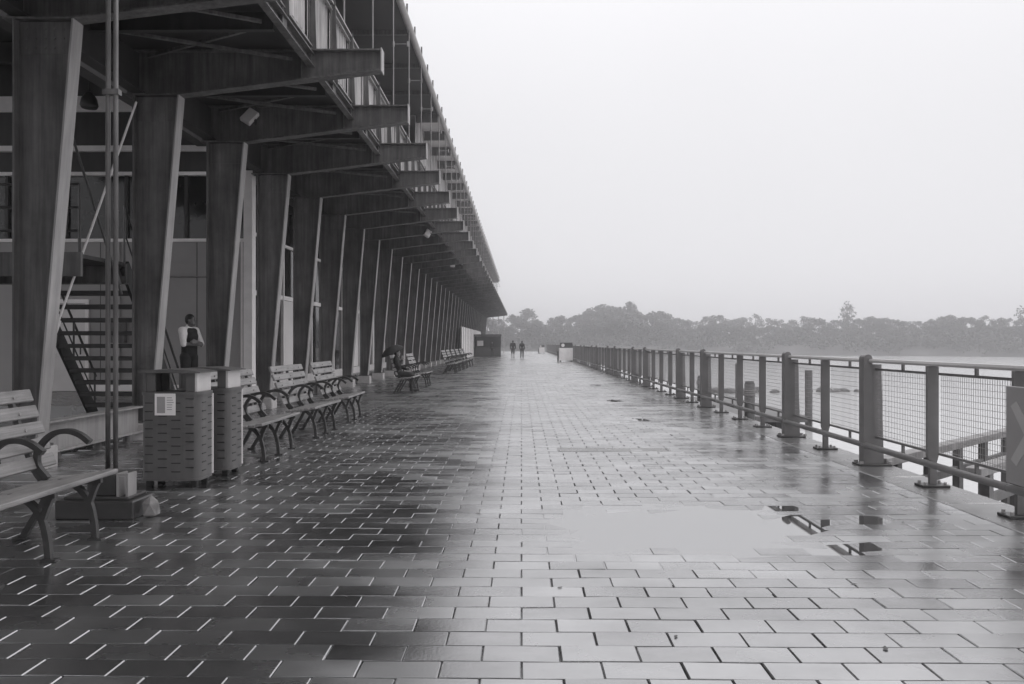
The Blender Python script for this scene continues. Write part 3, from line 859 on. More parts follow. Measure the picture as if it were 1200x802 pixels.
# broad posts: front tube with rounded cap and a tapering box behind
tk = MB(); pts = [(-.12, .03), (-.12, 1.34)] + [(-.065 + .055 * math.cos(R(a)), 1.34 + .055 * math.sin(R(a))) for a in (150, 120, 90, 60, 30)] + [(-.01, 1.34), (-.01, .03)]
tk.prism(pts, 'y', -.075, .075); broad_m = tk.mesh('broad_post', 'rail')
tk2 = MB(); tk2.prism([(-.009, .03), (.145, .03), (.115, 1.27), (-.009, 1.27)], 'y', -.055, .055); broad2_m = tk2.mesh('tapered_web', 'rail')
bp2 = MB(); bp2.bbox(-.19, .22, -.13, .13, RBASE, .03, .004); plate2_m = bp2.mesh('foot_plate', 'iron')
for y, br in posts:
    if br:
        o = link('broad_post', broad_m, rl, (0, y, 0)); link('tapered_web', broad2_m, o); link('foot_plate', plate2_m, o)
        ab = link('anchor_bolts', bolt_m, o, (0.03, 0, 0)); ab.scale = (1.7, 1.3, 1); tag(ab, kind='stuff')
    else:
        o = link('slim_post', slim_m, rl, (0, y, 0)); link('foot_plate', plate_m, o); tag(link('anchor_bolts', bolt_m, o), kind='stuff')
# rails and mesh per bay
def bay_mesh(L):
    a, b = .075, L - .075
    m1 = MB(); m1.tube([(-.02, .0, 0), (-.02, L, 0)], .04, 10)
    wr = MB()
    r = .0019
    y = a + .02
    while y < b:
        wr.box(.048 - r, .048 + r, y - r, y + r, .372, 1.196); y += .040
    z = .40
    while z < 1.19:
        wr.box(.052 - r, .052 + r, a, b, z - r, z + r); z += .062
    fr = MB(); fr.box(.034, .066, a - .012, b + .012, 1.195, 1.222); fb2 = MB(); fb2.box(.034, .066, a - .012, b + .012, .348, .373)
    sp = MB(); mid = L / 2
    sp.box(.036, .064, mid - .016, mid + .016, 1.222, 1.292); sp2 = MB(); sp2.box(.036, .064, mid - .016, mid + .016, .25, .348)
    return (wr.mesh('wire_mesh', 'wire'), fr.mesh('upper_mesh_bar', 'rail'), fb2.mesh('lower_mesh_bar', 'rail'), sp.mesh('spacer_block', 'rail'), sp2.mesh('spacer_block', 'rail'))
wm, fm, fm2, spm, spm2 = bay_mesh(1.525)
mt = MB(); mt.prism([(-.055, 1.292), (.055, 1.292), (.062, 1.315), (.05, 1.338), (-.05, 1.338), (-.062, 1.315)], 'y', .002, 1.523); top_m = mt.mesh('top_rail', 'rail_top')
mlw = MB(); mlw.tube([(-.098, .001, .262), (-.098, 1.524, .262)], .036, 10); low_m = mlw.mesh('lower_rail', 'rail', True)
mlb = MB(); mlb.box(-.075, -.05, -.03, .03, .235, .29); lowb_m = mlb.mesh('rail_bracket', 'rail')
for i in range(len(posts) - 1):
    y = posts[i][0]
    link('top_rail', top_m, rl, (0, y, 0)); link('lower_rail', low_m, rl, (0, y, 0))
    fo = link('upper_mesh_bar', fm, rl, (0, y, 0)); lo = link('lower_mesh_bar', fm2, rl, (0, y, 0))
    tag(link('wire_mesh', wm, fo), kind='stuff'); link('spacer_block', spm, fo); link('spacer_block', spm2, lo)
    if not posts[i][1]: link('rail_bracket', lowb_m, rl, (0, y, 0))

# warning sign hung on the railing, right at the picture's edge
sg = thing('railing_sign', 'grey sign panel with a pale arrow mark fixed to the railing', 'sign', (RX - .13, 6.72, .76))
m = MB(); m.bbox(-.012, .012, -.46, .46, -.43, .45, .008); m.build('panel', 'sign', sg)
m = MB(); m.prism([(.38, .27), (.30, .32), (.06, .03), (.30, -.26), (.38, -.21), (.19, .03)], 'x', -.0155, -.0122); m.build('arrow_mark', 'sign_mark', sg)
m = MB(); m.prism([(-.02, .27), (-.10, .32), (-.34, .03), (-.10, -.26), (-.02, -.21), (-.21, .03)], 'x', -.0155, -.0122); m.build('arrow_mark', 'sign_mark', sg)

# ------------------------------------------------------------------ beyond the railing: gangway, pile, dock, rocks
gw = thing('gangway', 'wooden gangway with sloping timber handrail outside the railing', 'gangway', (5.3, 10.1, 0), math.atan2(1.9, 2.07))
# local x runs outwards along the gangway
for sy in (-.55, .55):
    for k in range(7):
        x = .2 + k * 1.15
        m = MB(); m.prism([(x - .10, -1.25), (x + .10, -1.25), (x + .075, -.02), (x - .075, -.02)], 'y', sy - .05, sy + .05); m.build('post', 'timber', gw)
    m = MB(); m.bbox(-.3, 7.4, sy - .09, sy + .09, -.02, .09, .008); m.build('handrail', 'timber_pale', gw)
    m = MB(); m.bbox(-.3, 7.4, sy - .035, sy + .035, -.42, -.30, .006); m.build('mid_rail', 'timber', gw)
    m = MB(); m.bbox(-.3, 7.4, sy - .06, sy + .06, -1.45, -1.25, .006); m.build('side_beam', 'timber', gw)
for k in range(44):
    m = MB(); m.bbox(-.3 + k * .175, -.3 + k * .175 + .16, -.48, .48, -1.25, -1.21, .005); m.build('deck_plank', 'timber_pale', gw)
for x in (.6, 6.6):
    m = MB(); m.tube([(x, 0, -3.2), (x, 0, -1.45)], .15, 12); m.build('support_pile', 'timber', gw)

def pile(x, y, top, r, lab):
    t = thing('mooring_pile', lab, 'pile', (x, y, 0))
    m = MB(); m.tube([(0, 0, -3.2), (0.01, 0, top - .06)], r, 16); m.build('shaft', 'iron', t, True)
    m = MB(); m.tube([(0.01, 0, top - .06), (0.01, 0, top)], r * .96, 16, r1=r * .78); m.build('cap', 'iron', t)
    for k in range(3): m = MB(); m.tube([(r * 1.03 * math.cos(a), r * 1.03 * math.sin(a), top - .22 - k * .05) for a in np.linspace(0, 2 * math.pi, 17)], .02, 6); m.build('rope_turn', 'timber_pale', t)
pile(5.35, 18.4, .70, .12, 'dark round mooring pile with rope turns just outside the railing')
pile(6.9, 30.0, .35, .17, 'stout far mooring pile standing in the river off the railing')
dk = thing('floating_dock', 'low dark floating dock lying off the railing', 'dock', (10.2, 40, WATER_Z))
m = MB(); m.bbox(-2.2, 2.2, -6, 6, .35, .62, .02); m.build('deck', 'timber', dk)
for yy in (-5, -1.7, 1.7, 5):
    for xx in (-1.4, 1.4): m = MB(); m.bbox(xx - .5, xx + .5, yy - .7, yy + .7, -.25, .35, .03); m.build('float', 'black', dk)
m = MB(); m.bbox(-2.28, -2.2, -6, 6, .2, .64, .01); m.build('fender_board', 'timber_pale', dk)
for yy in (-5.6, 5.6): m = MB(); m.tube([(2.4, yy, -1.2), (2.4, yy, 2.6)], .16, 12); m.build('guide_pile', 'timber', dk)
# low line of rocks out in the river
lump_meshes = []
for k in range(6):
    o = lump('rock', (0, 0, 0), (1, 1, .7), 'rock', 10 + k * 3.1, 2)
    lump_meshes.append(o.data); bpy.data.objects.remove(o)
rr = random.Random(11)
for k in range(46):
    x = 15 + k * .34 + rr.uniform(-.2, .2)
    if 20.2 < x < 21.4: continue
    if x > 26.5 or rr.random() < .35: continue
    s = rr.uniform(.15, .55)
    o = link('rock', lump_meshes[k % 6], None, (x, 60 + (x - 15) * .12 + rr.uniform(-.6, .6), WATER_Z + .05), (0, 0, rr.uniform(0, 6)))
    o.scale = (s * 1.3, s, s)
    tag(o, 'small dark rock in the low line of rocks in the river', 'rock', 'rocks in the river')
# navigation marker far out
nb = thing('channel_marker', 'thin dark channel marker post in the river before the wood', 'marker', (50, 215, WATER_Z))
m = MB(); m.tube([(0, 0, -1), (0, 0, 4.8)], .16, 8); m.build('post', 'iron', nb)
m = MB(); m.box(-.5, .5, -.06, .06, 4.6, 6.0); m.build('board', 'iron', nb)

# ------------------------------------------------------------------ things farther along the promenade
# white boarded cabinets by the railing
def cabinet(x, y, w_, h, lab):
    t = thing('info_cabinet', lab, 'cabinet', (x, y, 0))
    m = MB(); m.bbox(-w_ / 2, w_ / 2, -.3, .3, .12, h * .72, .02); m.build('body', 'white', t)
    m = MB(); m.bbox(-w_ / 2 + .08, w_ / 2 - .02, -.25, .25, h * .72, h, .02); m.build('dark_top', 'iron', t)
    for sx in (-1, 1): m = MB(); m.box(sx * w_ * .4 - .05, sx * w_ * .4 + .05, -.2, .2, 0, .13); m.build('foot', 'iron', t)
    m = MB(); m.tube([(-w_ * .22, -.252, h * .86), (-w_ * .22, -.265, h * .86)], h * .09, 14); m.build('round_sign', 'white', t)
    m = MB(); m.tube([(-w_ / 2 - .09, -.1, 0), (-w_ / 2 - .09, -.1, h * .55)], .06, 8); m.build('side_post', 'iron', t)
cabinet(3.75, 66, 1.15, 1.62, 'white cabinet with dark top and round sign beside the railing')
cabinet(3.1, 118, .8, 1.3, 'small white cabinet near the far end of the railing')

# white hoarding boards under the canopy
hd = thing('white_hoarding', 'white boarded hoarding standing in front of the far columns', 'hoarding', (-5.5, 88, 0))
for k in range(14):
    m = MB(); m.bbox(-.03, .03, -16.8 + k * 2.4 + .02, -14.4 + k * 2.4 - .02, .08, 3.1, .005); m.build('board', 'white', hd)
    m = MB(); m.box(.032, .07, -16.8 + k * 2.4 - .03, -16.8 + k * 2.4 + .03, 0, 3.15); m.build('batten', 'gutter', hd)

# kiosk
kx = thing('kiosk', 'dark open-fronted kiosk with flat roof at the end of the bench row', 'kiosk', (-3.9, 91, 0))
m = MB(); m.box(-1.6, 1.5, 1.2, 1.26, 0, 2.4); m.box(-1.6, -1.54, -1.2, 1.2, 0, 2.4); m.build('wall', 'iron', kx)
m = MB(); m.bbox(-1.7, 1.6, -1.4, 1.4, 2.42, 2.58, .02); m.build('roof', 'steel_dark', kx)
m = MB(); m.bbox(-1.5, 1.48, -1.15, -.75, 0, 1.05, .02); m.build('counter', 'steel_dark', kx)
m = MB(); m.box(1.44, 1.5, -1.1, 1.18, 0, 1.5); m.build('side_board', 'steel_dark', kx)
for sx in (-1.57, 1.47):
    m = MB(); m.box(sx - .04, sx + .04, -1.3, -1.22, 0, 2.42); m.build('post', 'iron', kx)
m = MB(); m.box(-1.2, -.5, -.9, -.86, 1.25, 1.85); m.build('menu_board', 'wall_light', kx)
# pale shelter posts at the very end
for k, (x, y) in enumerate(((-2.9, 129.0), (-3.8, 129.0), (-4.7, 129.0), (-5.6, 129.0))):
    t = thing('shelter_post', 'slim pale post carrying the far end of the canopy', 'post', (x, y, 0), group='posts at the far end of the canopy')
    m = MB(); m.tube([(0, 0, .1), (0, 0, 6.12)], .07, 8); m.build('shaft', 'gutter', t)
    m = MB(); m.bbox(-.14, .14, -.14, .14, 0, .1, .01); m.build('foot', 'concrete_pale', t)

# floodlights under the canopy
def floodlight(loc, rot, lab, s=1.0):
    t = thing('floodlight', lab, 'floodlight', loc)
    t.rotation_euler = rot; t.scale = (s, s, s)
    m = MB(); m.bbox(-.12, .12, -.05, .05, -.17, .17, .015); m.build('housing', 'lamp', t)
    m = MB(); m.box(-.10, .10, -.062, -.05, -.14, .14); m.build('lens', 'wall_light', t)
    m = MB(); m.box(-.14, -.122, -.015, .12, -.02, .02); m.box(.122, .14, -.015, .12, -.02, .02); m.box(-.14, .14, .12, .135, -.02, .02); m.build('bracket', 'iron', t)
floodlight((-5.55, 15.88, 6.22), (R(-25), R(32), 0), 'pale floodlight box on the beam above the standing man')
floodlight((-3.75, 31.2, 5.98), (R(-25), R(32), R(20)), 'small pale floodlight under the canopy beyond the benches')
floodlight((-3.9, 44.0, 6.05), (R(-20), 0, R(20)), 'far pale floodlight under the canopy over the bench row', 1.1)

# lantern hanging in the stair bay
ln = thing('hanging_lantern', 'dark bell lantern hanging in the stair bay', 'lantern', (-10.2, 18.3, 7.2))
m = MB(); m.tube([(0, 0, .1), (0, 0, 1.85)], .02, 6); m.build('stem', 'iron', ln)
m = MB()
prof = [(.03, .34), (.10, .28), (.17, .16), (.20, 0.0), (.17, -.06)]
n = 12
vs = [(r * math.cos(2 * math.pi * k / n), r * math.sin(2 * math.pi * k / n), z) for r, z in prof for k in range(n)]
fs = [(i * n + k, i * n + (k + 1) % n, (i + 1) * n + (k + 1) % n, (i + 1) * n + k) for i in range(len(prof) - 1) for k in range(n)] + [tuple(range(n)), tuple(range((len(prof) - 1) * n, len(prof) * n))]
m.add(vs, fs); m.build('shade', 'iron', ln, True)

# ------------------------------------------------------------------ people
def capsules_mesh(name, caps, voxel, material, ells=()):
    """closed rounded cones merged by voxel remeshing into one continuous surface"""
    bm = bmesh.new()
    def ball(c, r):
        ret = bmesh.ops.create_icosphere(bm, subdivisions=2, radius=1)
        rr = r if hasattr(r, '__len__') else (r, r, r)
        for v in ret['verts']: v.co = Vector((v.co.x * rr[0], v.co.y * rr[1], v.co.z * rr[2])) + Vector(c)
    for (a, ra, b, rb) in caps:
        a, b = Vector(a), Vector(b); L = (b - a).length
        ball(a, ra); ball(b, rb)
        if L > 1e-4:
            ret = bmesh.ops.create_cone(bm, cap_ends=True, segments=14, radius1=ra, radius2=rb, depth=L)
            q = (b - a).to_track_quat('Z', 'Y').to_matrix().to_4x4()
            bmesh.ops.transform(bm, matrix=Matrix.Translation((a + b) / 2) @ q, verts=ret['verts'])
    for c, r in ells: ball(c, r)
    me = bpy.data.meshes.new(name + '_raw'); bm.to_mesh(me); bm.free()
    tmp = bpy.data.objects.new('tmp', me); C.objects.link(tmp)
    md = tmp.modifiers.new('r', 'REMESH'); md.mode = 'VOXEL'; md.voxel_size = voxel; md.use_smooth_shade = True
    sm = tmp.modifiers.new('s', 'SMOOTH'); sm.factor = .5; sm.iterations = 3
    dg = bpy.context.evaluated_depsgraph_get(); dg.update()
    res = bpy.data.meshes.new_from_object(tmp.evaluated_get(dg)); res.name = name
    bpy.data.objects.remove(tmp); bpy.data.meshes.remove(me)
    res.materials.clear(); res.materials.append(M[material])
    res.polygons.foreach_set('use_smooth', [True] * len(res.polygons))
    return res
def person(label, loc, rotz, J, looks, scale=1.0, vox=.014, group=None, skin='skin', extra=None):
    """J: joints in the figure's own frame (x its right... +y forward). looks: dict part -> material"""
    t = thing('person', label, 'person', loc, rotz, group); t.scale = (scale,) * 3
    V = Vector
    caps = []
    torso = [(J['pelvis'], .125, J['waist'], .115), (J['waist'], .115, J['chest'], .135),
             (J['hip_l'], .095, J['hip_r'], .095), (J['chest'], .125, J['neck'], .055)]
    torso += [(J['sh_l'], .062, J['sh_r'], .062), (V(J['sh_l']) * .8 + V(J['chest']) * .2, .07, V(J['waist']), .09), (V(J['sh_r']) * .8 + V(J['chest']) * .2, .07, V(J['waist']), .09)]
    def arm(s, e=0): return [(J['sh_' + s], .058 + e, J['el_' + s], .042 + e)]
    def fore(s, e=0): return [(J['el_' + s], .041 + e, J['wr_' + s], .028 + e)]
    def leg(s, e=0): return [(J['hip_' + s], .088 + e, J['kn_' + s], .058 + e)]
    def calf(s, e=0): return [(J['kn_' + s], .056 + e, J['an_' + s], .038 + e)]
    def foot(s, e=0): return [(J['an_' + s], .04 + e, J['toe_' + s], .032 + e)]
    def grow(cs, e): return [(a, ra + e, b, rb + e) for a, ra, b, rb in cs]
    head = V(J['head']); fwd = V(J.get('face', (0, 1, 0))).normalized(); side = fwd.cross(V((0, 0, 1))).normalized()
    caps += torso + [(J['neck'], .055, head - V((0, 0, .08)), .052)]
    for s in 'lr': caps += arm(s) + fore(s) + leg(s) + calf(s) + foot(s)
    # hands: palm, four fingers of unequal length with a knuckle bend, thumb from the side of the palm
    for s in 'lr':
        wr = V(J['wr_' + s]); hd_ = V(J['hand_' + s]).normalized()
        pn = V(J.get('palm_' + s, (0, 0, -1))).normalized(); sd = hd_.cross(pn).normalized(); pn = sd.cross(hd_).normalized()
        kn = wr + hd_ * .085
        caps.append((wr + hd_ * .02 - sd * .012, .02, kn - sd * .022, .017)); caps.append((wr + hd_ * .02 + sd * .012, .02, kn + sd * .022, .017))
        for i, ln_ in enumerate((.068, .078, .072, .055)):
            b0 = kn + sd * (-.030 + i * .020); b1 = b0 + hd_ * ln_ * .55 + pn * .012; b2 = b1 + hd_ * ln_ * .3 + pn * ln_ * .4
            caps += [(b0, .0095, b1, .009), (b1, .009, b2, .0075)]
        tb = wr + hd_ * .03 - sd * .026; t1 = tb + hd_ * .035 - sd * .025 + pn * .01; t2 = t1 + hd_ * .03 + pn * .012
        caps += [(tb, .012, t1, .011), (t1, .011, t2, .009)]
    ells = [(head, (.074, .092, .112)), (head + fwd * .045 - V((0, 0, .065)), (.052, .05, .05))]
    caps += [(head + fwd * .088 + V((0, 0, .005)), .009, head + fwd * .108 - V((0, 0, .025)), .014)]
    for sg_ in (-1, 1): ells.append((head + side * .077 * sg_ - V((0, 0, .005)), (.014, .022, .032)))
    body = link('body', capsules_mesh('body', caps, vox * .75, skin, ells), t)
    for sg_ in (-1, 1):
        e = link('eye', capsules_mesh('eye', [], .003, 'hair', [(head + fwd * .083 + side * .032 * sg_ + V((0, 0, .012)), (.011, .011, .007))]), t)
    link('mouth', capsules_mesh('mouth', [(head + fwd * .093 + side * -.02 - V((0, 0, .06)), .006, head + fwd * .093 + side * .02 - V((0, 0, .06)), .006)], .003, 'skin_dark'), t)
    link('hair', capsules_mesh('hair', [], vox * .7, 'hair', [(head - fwd * .02 + V((0, 0, .038)), (.083, .098, .088)), (head - fwd * .045 - V((0, 0, .0)), (.078, .065, .09))] +
                               ([(head - fwd * .06 - V((0, 0, .08)), (.07, .05, .09))] if looks.get('long_hair') else [])), t)
    if 'shirt' in looks:
        cs = grow(torso[1:2] + torso[3:], .012)
        for s in 'lr':
            cs += arm(s, .014)
            if looks.get('long_sleeve'): cs += fore(s, .014)
        link('shirt', capsules_mesh('shirt', cs, vox, looks['shirt']), t)
    if 'vest' in looks:
        cs = [(V(J['pelvis']) + V((0, .01, .02)), .150, V(J['waist']) + V((0, .012, 0)), .146), (V(J['waist']) + V((0, .012, 0)), .146, V(J['chest']) + V((0, .03, .02)), .150), (V(J['chest']) + V((-.07, .05, .10)), .075, V(J['chest']) + V((.07, .05, .10)), .075), (V(J['sh_l']) * .45 + V(J['chest']) * .55, .095, J['waist'], .115), (V(J['sh_r']) * .45 + V(J['chest']) * .55, .095, J['waist'], .115)]
        link('vest', capsules_mesh('vest', cs, vox, looks['vest']), t)
    if 'trousers' in looks:
        cs = [(J['pelvis'], .138, V(J['pelvis']) + V((0, 0, .06)), .13), (J['hip_l'], .105, J['hip_r'], .105)]
        for s in 'lr':
            cs += leg(s, .018)
            if not looks.get('shorts'): cs += calf(s, .022)
        link('shorts' if looks.get('shorts') else 'trousers', capsules_mesh('trousers', cs, vox, looks['trousers']), t)
    for s in 'lr':
        cs = foot(s, .012) + [(V(J['an_' + s]) * .3 + V(J['toe_' + s]) * .7, .042, J['toe_' + s], .038), (V(J['an_' + s]) - V((0, .02, .03)), .042, V(J['an_' + s]) - V((0, .01, .03)), .042)]
        link('shoe', capsules_mesh('shoe', cs, vox, 'cloth_dark'), t)
    if 'bag' in looks:
        m = MB(); m.bbox(-.14, .14, -.26, -.13, 1.05, 1.45, .04); m.build('backpack', looks['bag'], t)
    return t
def std(**k):
    J = dict(pelvis=(0, 0, .97), waist=(0, 0, 1.12), chest=(0, .0, 1.31), neck=(0, .0, 1.50), head=(0, .03, 1.635),
             hip_l=(-.095, 0, .93), hip_r=(.095, 0, .93), kn_l=(-.11, .02, .50), kn_r=(.11, .02, .50), an_l=(-.115, -.02, .085), an_r=(.115, -.02, .085),
             toe_l=(-.14, .14, .045), toe_r=(.14, .14, .045), sh_l=(-.185, 0, 1.435), sh_r=(.185, 0, 1.435),
             el_l=(-.235, -.03, 1.14), el_r=(.235, -.03, 1.14), wr_l=(-.25, .06, .90), wr_r=(.25, .06, .90),
             hand_l=(0, .1, -1), hand_r=(0, .1, -1), palm_l=(1, 0, 0), palm_r=(-1, 0, 0))
    J.update(k); return J
# standing man, arms folded
person('man in white shirt and dark waistcoat standing with folded arms', (-6.74, 15.75, .345), R(-108),
       std(face=(-.25, 1, -.12), el_l=(-.245, .09, 1.17), el_r=(.245, .09, 1.17), wr_l=(.03, .225, 1.215), wr_r=(-.03, .205, 1.165),
           hand_l=(1, .05, -.05), hand_r=(-1, .02, .1), palm_l=(0, -1, -.2), palm_r=(0, -1, -.2), head=(0, .045, 1.63)),
       dict(shirt='cloth_white', vest='cloth_dark', trousers='cloth_dark'), scale=1.05, vox=.012, skin='skin_dark')
# two walkers seen from behind
walk = dict(kn_l=(-.10, .16, .52), an_l=(-.10, .10, .10), toe_l=(-.11, .26, .05), kn_r=(.10, -.02, .50), an_r=(.10, -.22, .12), toe_r=(.11, -.08, .045),
            el_l=(-.24, -.10, 1.16), wr_l=(-.25, -.05, .93), el_r=(.24, .02, 1.15), wr_r=(.25, .16, .95))
person('walker in dark jacket and shorts heading away along the promenade', (-.87, 80, .0), 0, std(**walk),
       dict(shirt='cloth_dark', long_sleeve=True, trousers='cloth_grey', shorts=True, bag='cloth_dark'), scale=1.06, vox=.02, group='walkers')
walk2 = {('kn_' + 'r' if k == 'kn_l' else k): v for k, v in walk.items()}
walk2 = {}
for k_, v in walk.items():
    base, s = k_.rsplit('_', 1); walk2[base + '_' + ('l' if s == 'r' else 'r')] = (-v[0], v[1], v[2])
person('walker in dark coat and dark trousers heading away along the promenade', (.06, 80.4, .0), R(-4), std(**walk2),
       dict(shirt='cloth_dark', long_sleeve=True, trousers='cloth_dark', long_hair=True), scale=1.03, vox=.02, group='walkers')
person('person in dark clothes standing at the kiosk', (-3.3, 88.8, 0), R(150), std(),
       dict(shirt='cloth_dark', long_sleeve=True, trousers='cloth_dark'), vox=.022)
# seated figure under an umbrella
sit = std(pelvis=(0, 0, .60), waist=(0, -.02, .74), chest=(0, -.05, .93), neck=(0, -.06, 1.11), head=(0, -.03, 1.235), hip_l=(-.095, .0, .57), hip_r=(.095, 0, .57),
          kn_l=(-.11, .43, .54), kn_r=(.11, .43, .54), an_l=(-.11, .46, .09), an_r=(.11, .44, .09), toe_l=(-.12, .62, .045), toe_r=(.12, .60, .045),
          sh_l=(-.185, -.05, 1.05), sh_r=(.185, -.05, 1.05), el_l=(-.23, .04, .78), el_r=(.24, .06, .80), wr_l=(-.10, .24, .72), wr_r=(.12, .14, 1.0), hand_l=(.4, 1, -.1), hand_r=(0, .1, 1), palm_r=(-1, 0, 0))
person('dark-clad person sitting on a bench under an umbrella', (-3.93, 24.85, .045), R(-90), sit,
       dict(shirt='cloth_dark', long_sleeve=True, trousers='cloth_dark'), vox=.016)
um = thing('umbrella', 'dark open umbrella held over the sitting person', 'umbrella', (-3.78, 24.75, 1.0))
m = MB(); m.tube([(-.05, 0.02, -.05), (-.32, -.10, .53)], .008, 8); m.build('shaft', 'iron', um)
axis = Vector((-.27, -.12, .58)).normalized(); q = axis.to_track_quat('Z', 'Y')
m = MB(); n = 16; rings = [(0.03, .20), (.14, .185), (.25, .14), (.34, .07), (.385, .0)]
vs = []
for r_, z in rings:
    for k in range(n):
        a = 2 * math.pi * k / n; sc_ = 1.0 if k % 2 == 0 else .965
        vs.append(Vector((-.30, -.06, .30)) + q @ Vector((r_ * sc_ * math.cos(a), r_ * sc_ * math.sin(a), z)))
fs = [(i * n + k, i * n + (k + 1) % n, (i + 1) * n + (k + 1) % n, (i + 1) * n + k) for i in range(len(rings) - 1) for k in range(n)] + [tuple(range(n))]
m.add(vs, fs); m.build('canopy', 'cloth_dark', um, True)
for k in range(8):
    a = 2 * math.pi * k / 8
    m = MB(); m.tube([Vector((-.30, -.06, .30)) + q @ Vector((r_ * math.cos(a), r_ * math.sin(a), z - .012)) for r_, z in rings], .004, 4); m.build('rib', 'iron', um)

# ------------------------------------------------------------------ far bank: terrain and trees
def bank_y(x): return 266 - 0.40 * x + 9 * math.sin(x * .021) if x < 250 else 166 + 9 * math.sin(x * .021)
tb = MB(); nx, ny = 110, 14
xs_ = np.linspace(-500, 820, nx)
for x in xs_:
    for j in range(ny):
        t = j / (ny - 1); y = bank_y(x) + t * t * 320 - 4
        z = WATER_Z - .8 + min(t * 9, 1) * 2.6 + 7 * t + 1.2 * mnoise.noise(Vector((x * .03, y * .03, 0))) * min(1, t * 8)
        tb.v.append((float(x), float(y), float(z)))
for i in range(nx - 1):
    for j in range(ny - 1):
        a = i * ny + j; tb.f.append((a, a + ny, a + ny + 1, a + 1))
tag(tb.build('far_bank', 'bank', None, True), kind='structure')
def leaf_cloud(lobes, n, size, seed):
    rg = np.random.default_rng(seed)
    wts = np.array([l[3] * l[4] * l[5] for l in lobes]) ** .7; wts /= wts.sum()
    idx = rg.choice(len(lobes), n, p=wts)
    L = np.array(lobes)[idx]
    d = rg.normal(size=(n, 3)); d /= np.linalg.norm(d, axis=1)[:, None]
    rad = (rg.random(n) ** .35)[:, None]
    c = L[:, :3] + d * rad * L[:, 3:6]
    u = rg.normal(size=(n, 3)); u /= np.linalg.norm(u, axis=1)[:, None]
    v = np.cross(u, rg.normal(size=(n, 3))); v /= np.linalg.norm(v, axis=1)[:, None]
    s = (size * rg.uniform(.6, 1.4, n))[:, None]
    P = np.stack([c - u * s * .5, c + v * s * .35, c + u * s * .5, c - v * s * .35], 1).reshape(-1, 3)
    return P
def tree_proto(seed, H, kind):
    r = random.Random(seed); tr = MB()
    h0 = H * (.12 if kind != 'tall' else .55)
    tr.tube(spline([(0, 0, -1.2), (r.uniform(-.2, .2), r.uniform(-.2, .2), h0 * .6), (r.uniform(-.4, .4), r.uniform(-.4, .4), H * .8)], 4), .034 * H, 8, r1=.008 * H)
    lobes = []
    nl = {'round': 13, 'wide': 15, 'tall': 9, 'loose': 14}[kind]
    for k in range(nl):
        a = r.uniform(0, 6.28); zz = h0 + (H - h0) * (k + .5) / nl * .92
        prof = math.sin(math.pi * min(1, ((zz - h0) / (H - h0)) * .86 + .12))
        wd = H * {'round': .34, 'wide': .46, 'tall': .22, 'loose': .34}[kind] * prof * r.uniform(.55, 1.0)
        s = H * r.uniform(.10, .18) * (.8 if kind == 'loose' else 1)
        p = (wd * math.cos(a), wd * math.sin(a), zz)
        tr.tube(spline([(0, 0, zz * .6), (p[0] * .5, p[1] * .5, zz * .8), (p[0], p[1], zz)], 3), .012 * H, 5, r1=.003 * H)
        lobes.append((p[0], p[1], zz, s * r.uniform(1.0, 1.45), s * r.uniform(1.0, 1.45), s * r.uniform(.7, 1.0)))
    lobes.append((0, 0, H * .9, H * .1, H * .1, H * .1))
    n = {'round': 2200, 'wide': 2600, 'tall': 420, 'loose': 1300}[kind]
    P = leaf_cloud(lobes, n, .055 * H if kind != 'loose' else .045 * H, seed)
    me = bpy.data.meshes.new('crown'); me.from_pydata(P.tolist(), [], [(4 * i, 4 * i + 1, 4 * i + 2, 4 * i + 3) for i in range(n)])
    me.materials.append(M['leaf'])
    return tr.mesh('trunk', 'bark'), me
protos = [tree_proto(20 + i, 10.0, k) for i, k in enumerate(('round', 'wide', 'round', 'wide', 'loose', 'wide', 'round', 'loose'))]
tall = tree_proto(60, 10.0, 'tall')
def bank_h(x, y):
    t = math.sqrt(max(0, (y + 4 - bank_y(x)) / 320))
    return WATER_Z - .8 + min(t * 9, 1) * 2.6 + 7 * t
def plant(px, top_py, depth_off, pr, lab, group=None, wide=1.0, minh=5):
    """a tree seen at photo column px, standing depth_off metres behind the bank's edge, its top at top_py"""
    s = (px - 611) / F
    y = 250.0
    for _ in range(30): y = bank_y(s * y) + depth_off
    x = s * y; z0 = bank_h(x, y); H = max(minh, EYE + (402 - top_py) * y / F - z0)
    t = thing('tree', lab, 'tree', (x, y, z0), random.uniform(0, 6.28), group)
    k = H / 10.0; t.scale = (k * wide, k * wide, k)
    link('trunk', pr[0], t); link('crown', pr[1], t)
rt = random.Random(5)
# treeline traced as photo column -> height of the tops
TL = [(560, 372), (585, 374), (597, 372), (614, 361), (630, 372), (648, 373), (668, 371), (688, 364), (706, 357), (722, 360), (740, 364), (758, 368), (775, 364), (796, 373), (815, 376), (838, 368), (858, 373), (880, 368), (900, 372), (922, 376), (945, 369), (965, 377), (985, 371), (1005, 374), (1022, 369), (1045, 374), (1070, 376), (1095, 371), (1115, 369), (1140, 372), (1160, 371), (1185, 374), (1210, 371), (1235, 368), (1262, 374), (1290, 370)]
def top_at(px):
    for (a, ya), (b, yb) in zip(TL, TL[1:]):
        if a <= px <= b: return ya + (yb - ya) * (px - a) / (b - a)
    return 372
WOOD = 'taller hazy tree in the back rows of the wood on the far bank'
px = 545.0
while px < 1300:
    plant(px, top_at(px) + rt.uniform(-1.5, 2.5), rt.uniform(28, 60), protos[rt.randrange(8)], WOOD, 'trees of the far wood', rt.uniform(.95, 1.35))
    px += rt.uniform(10, 17)
px = 552.0
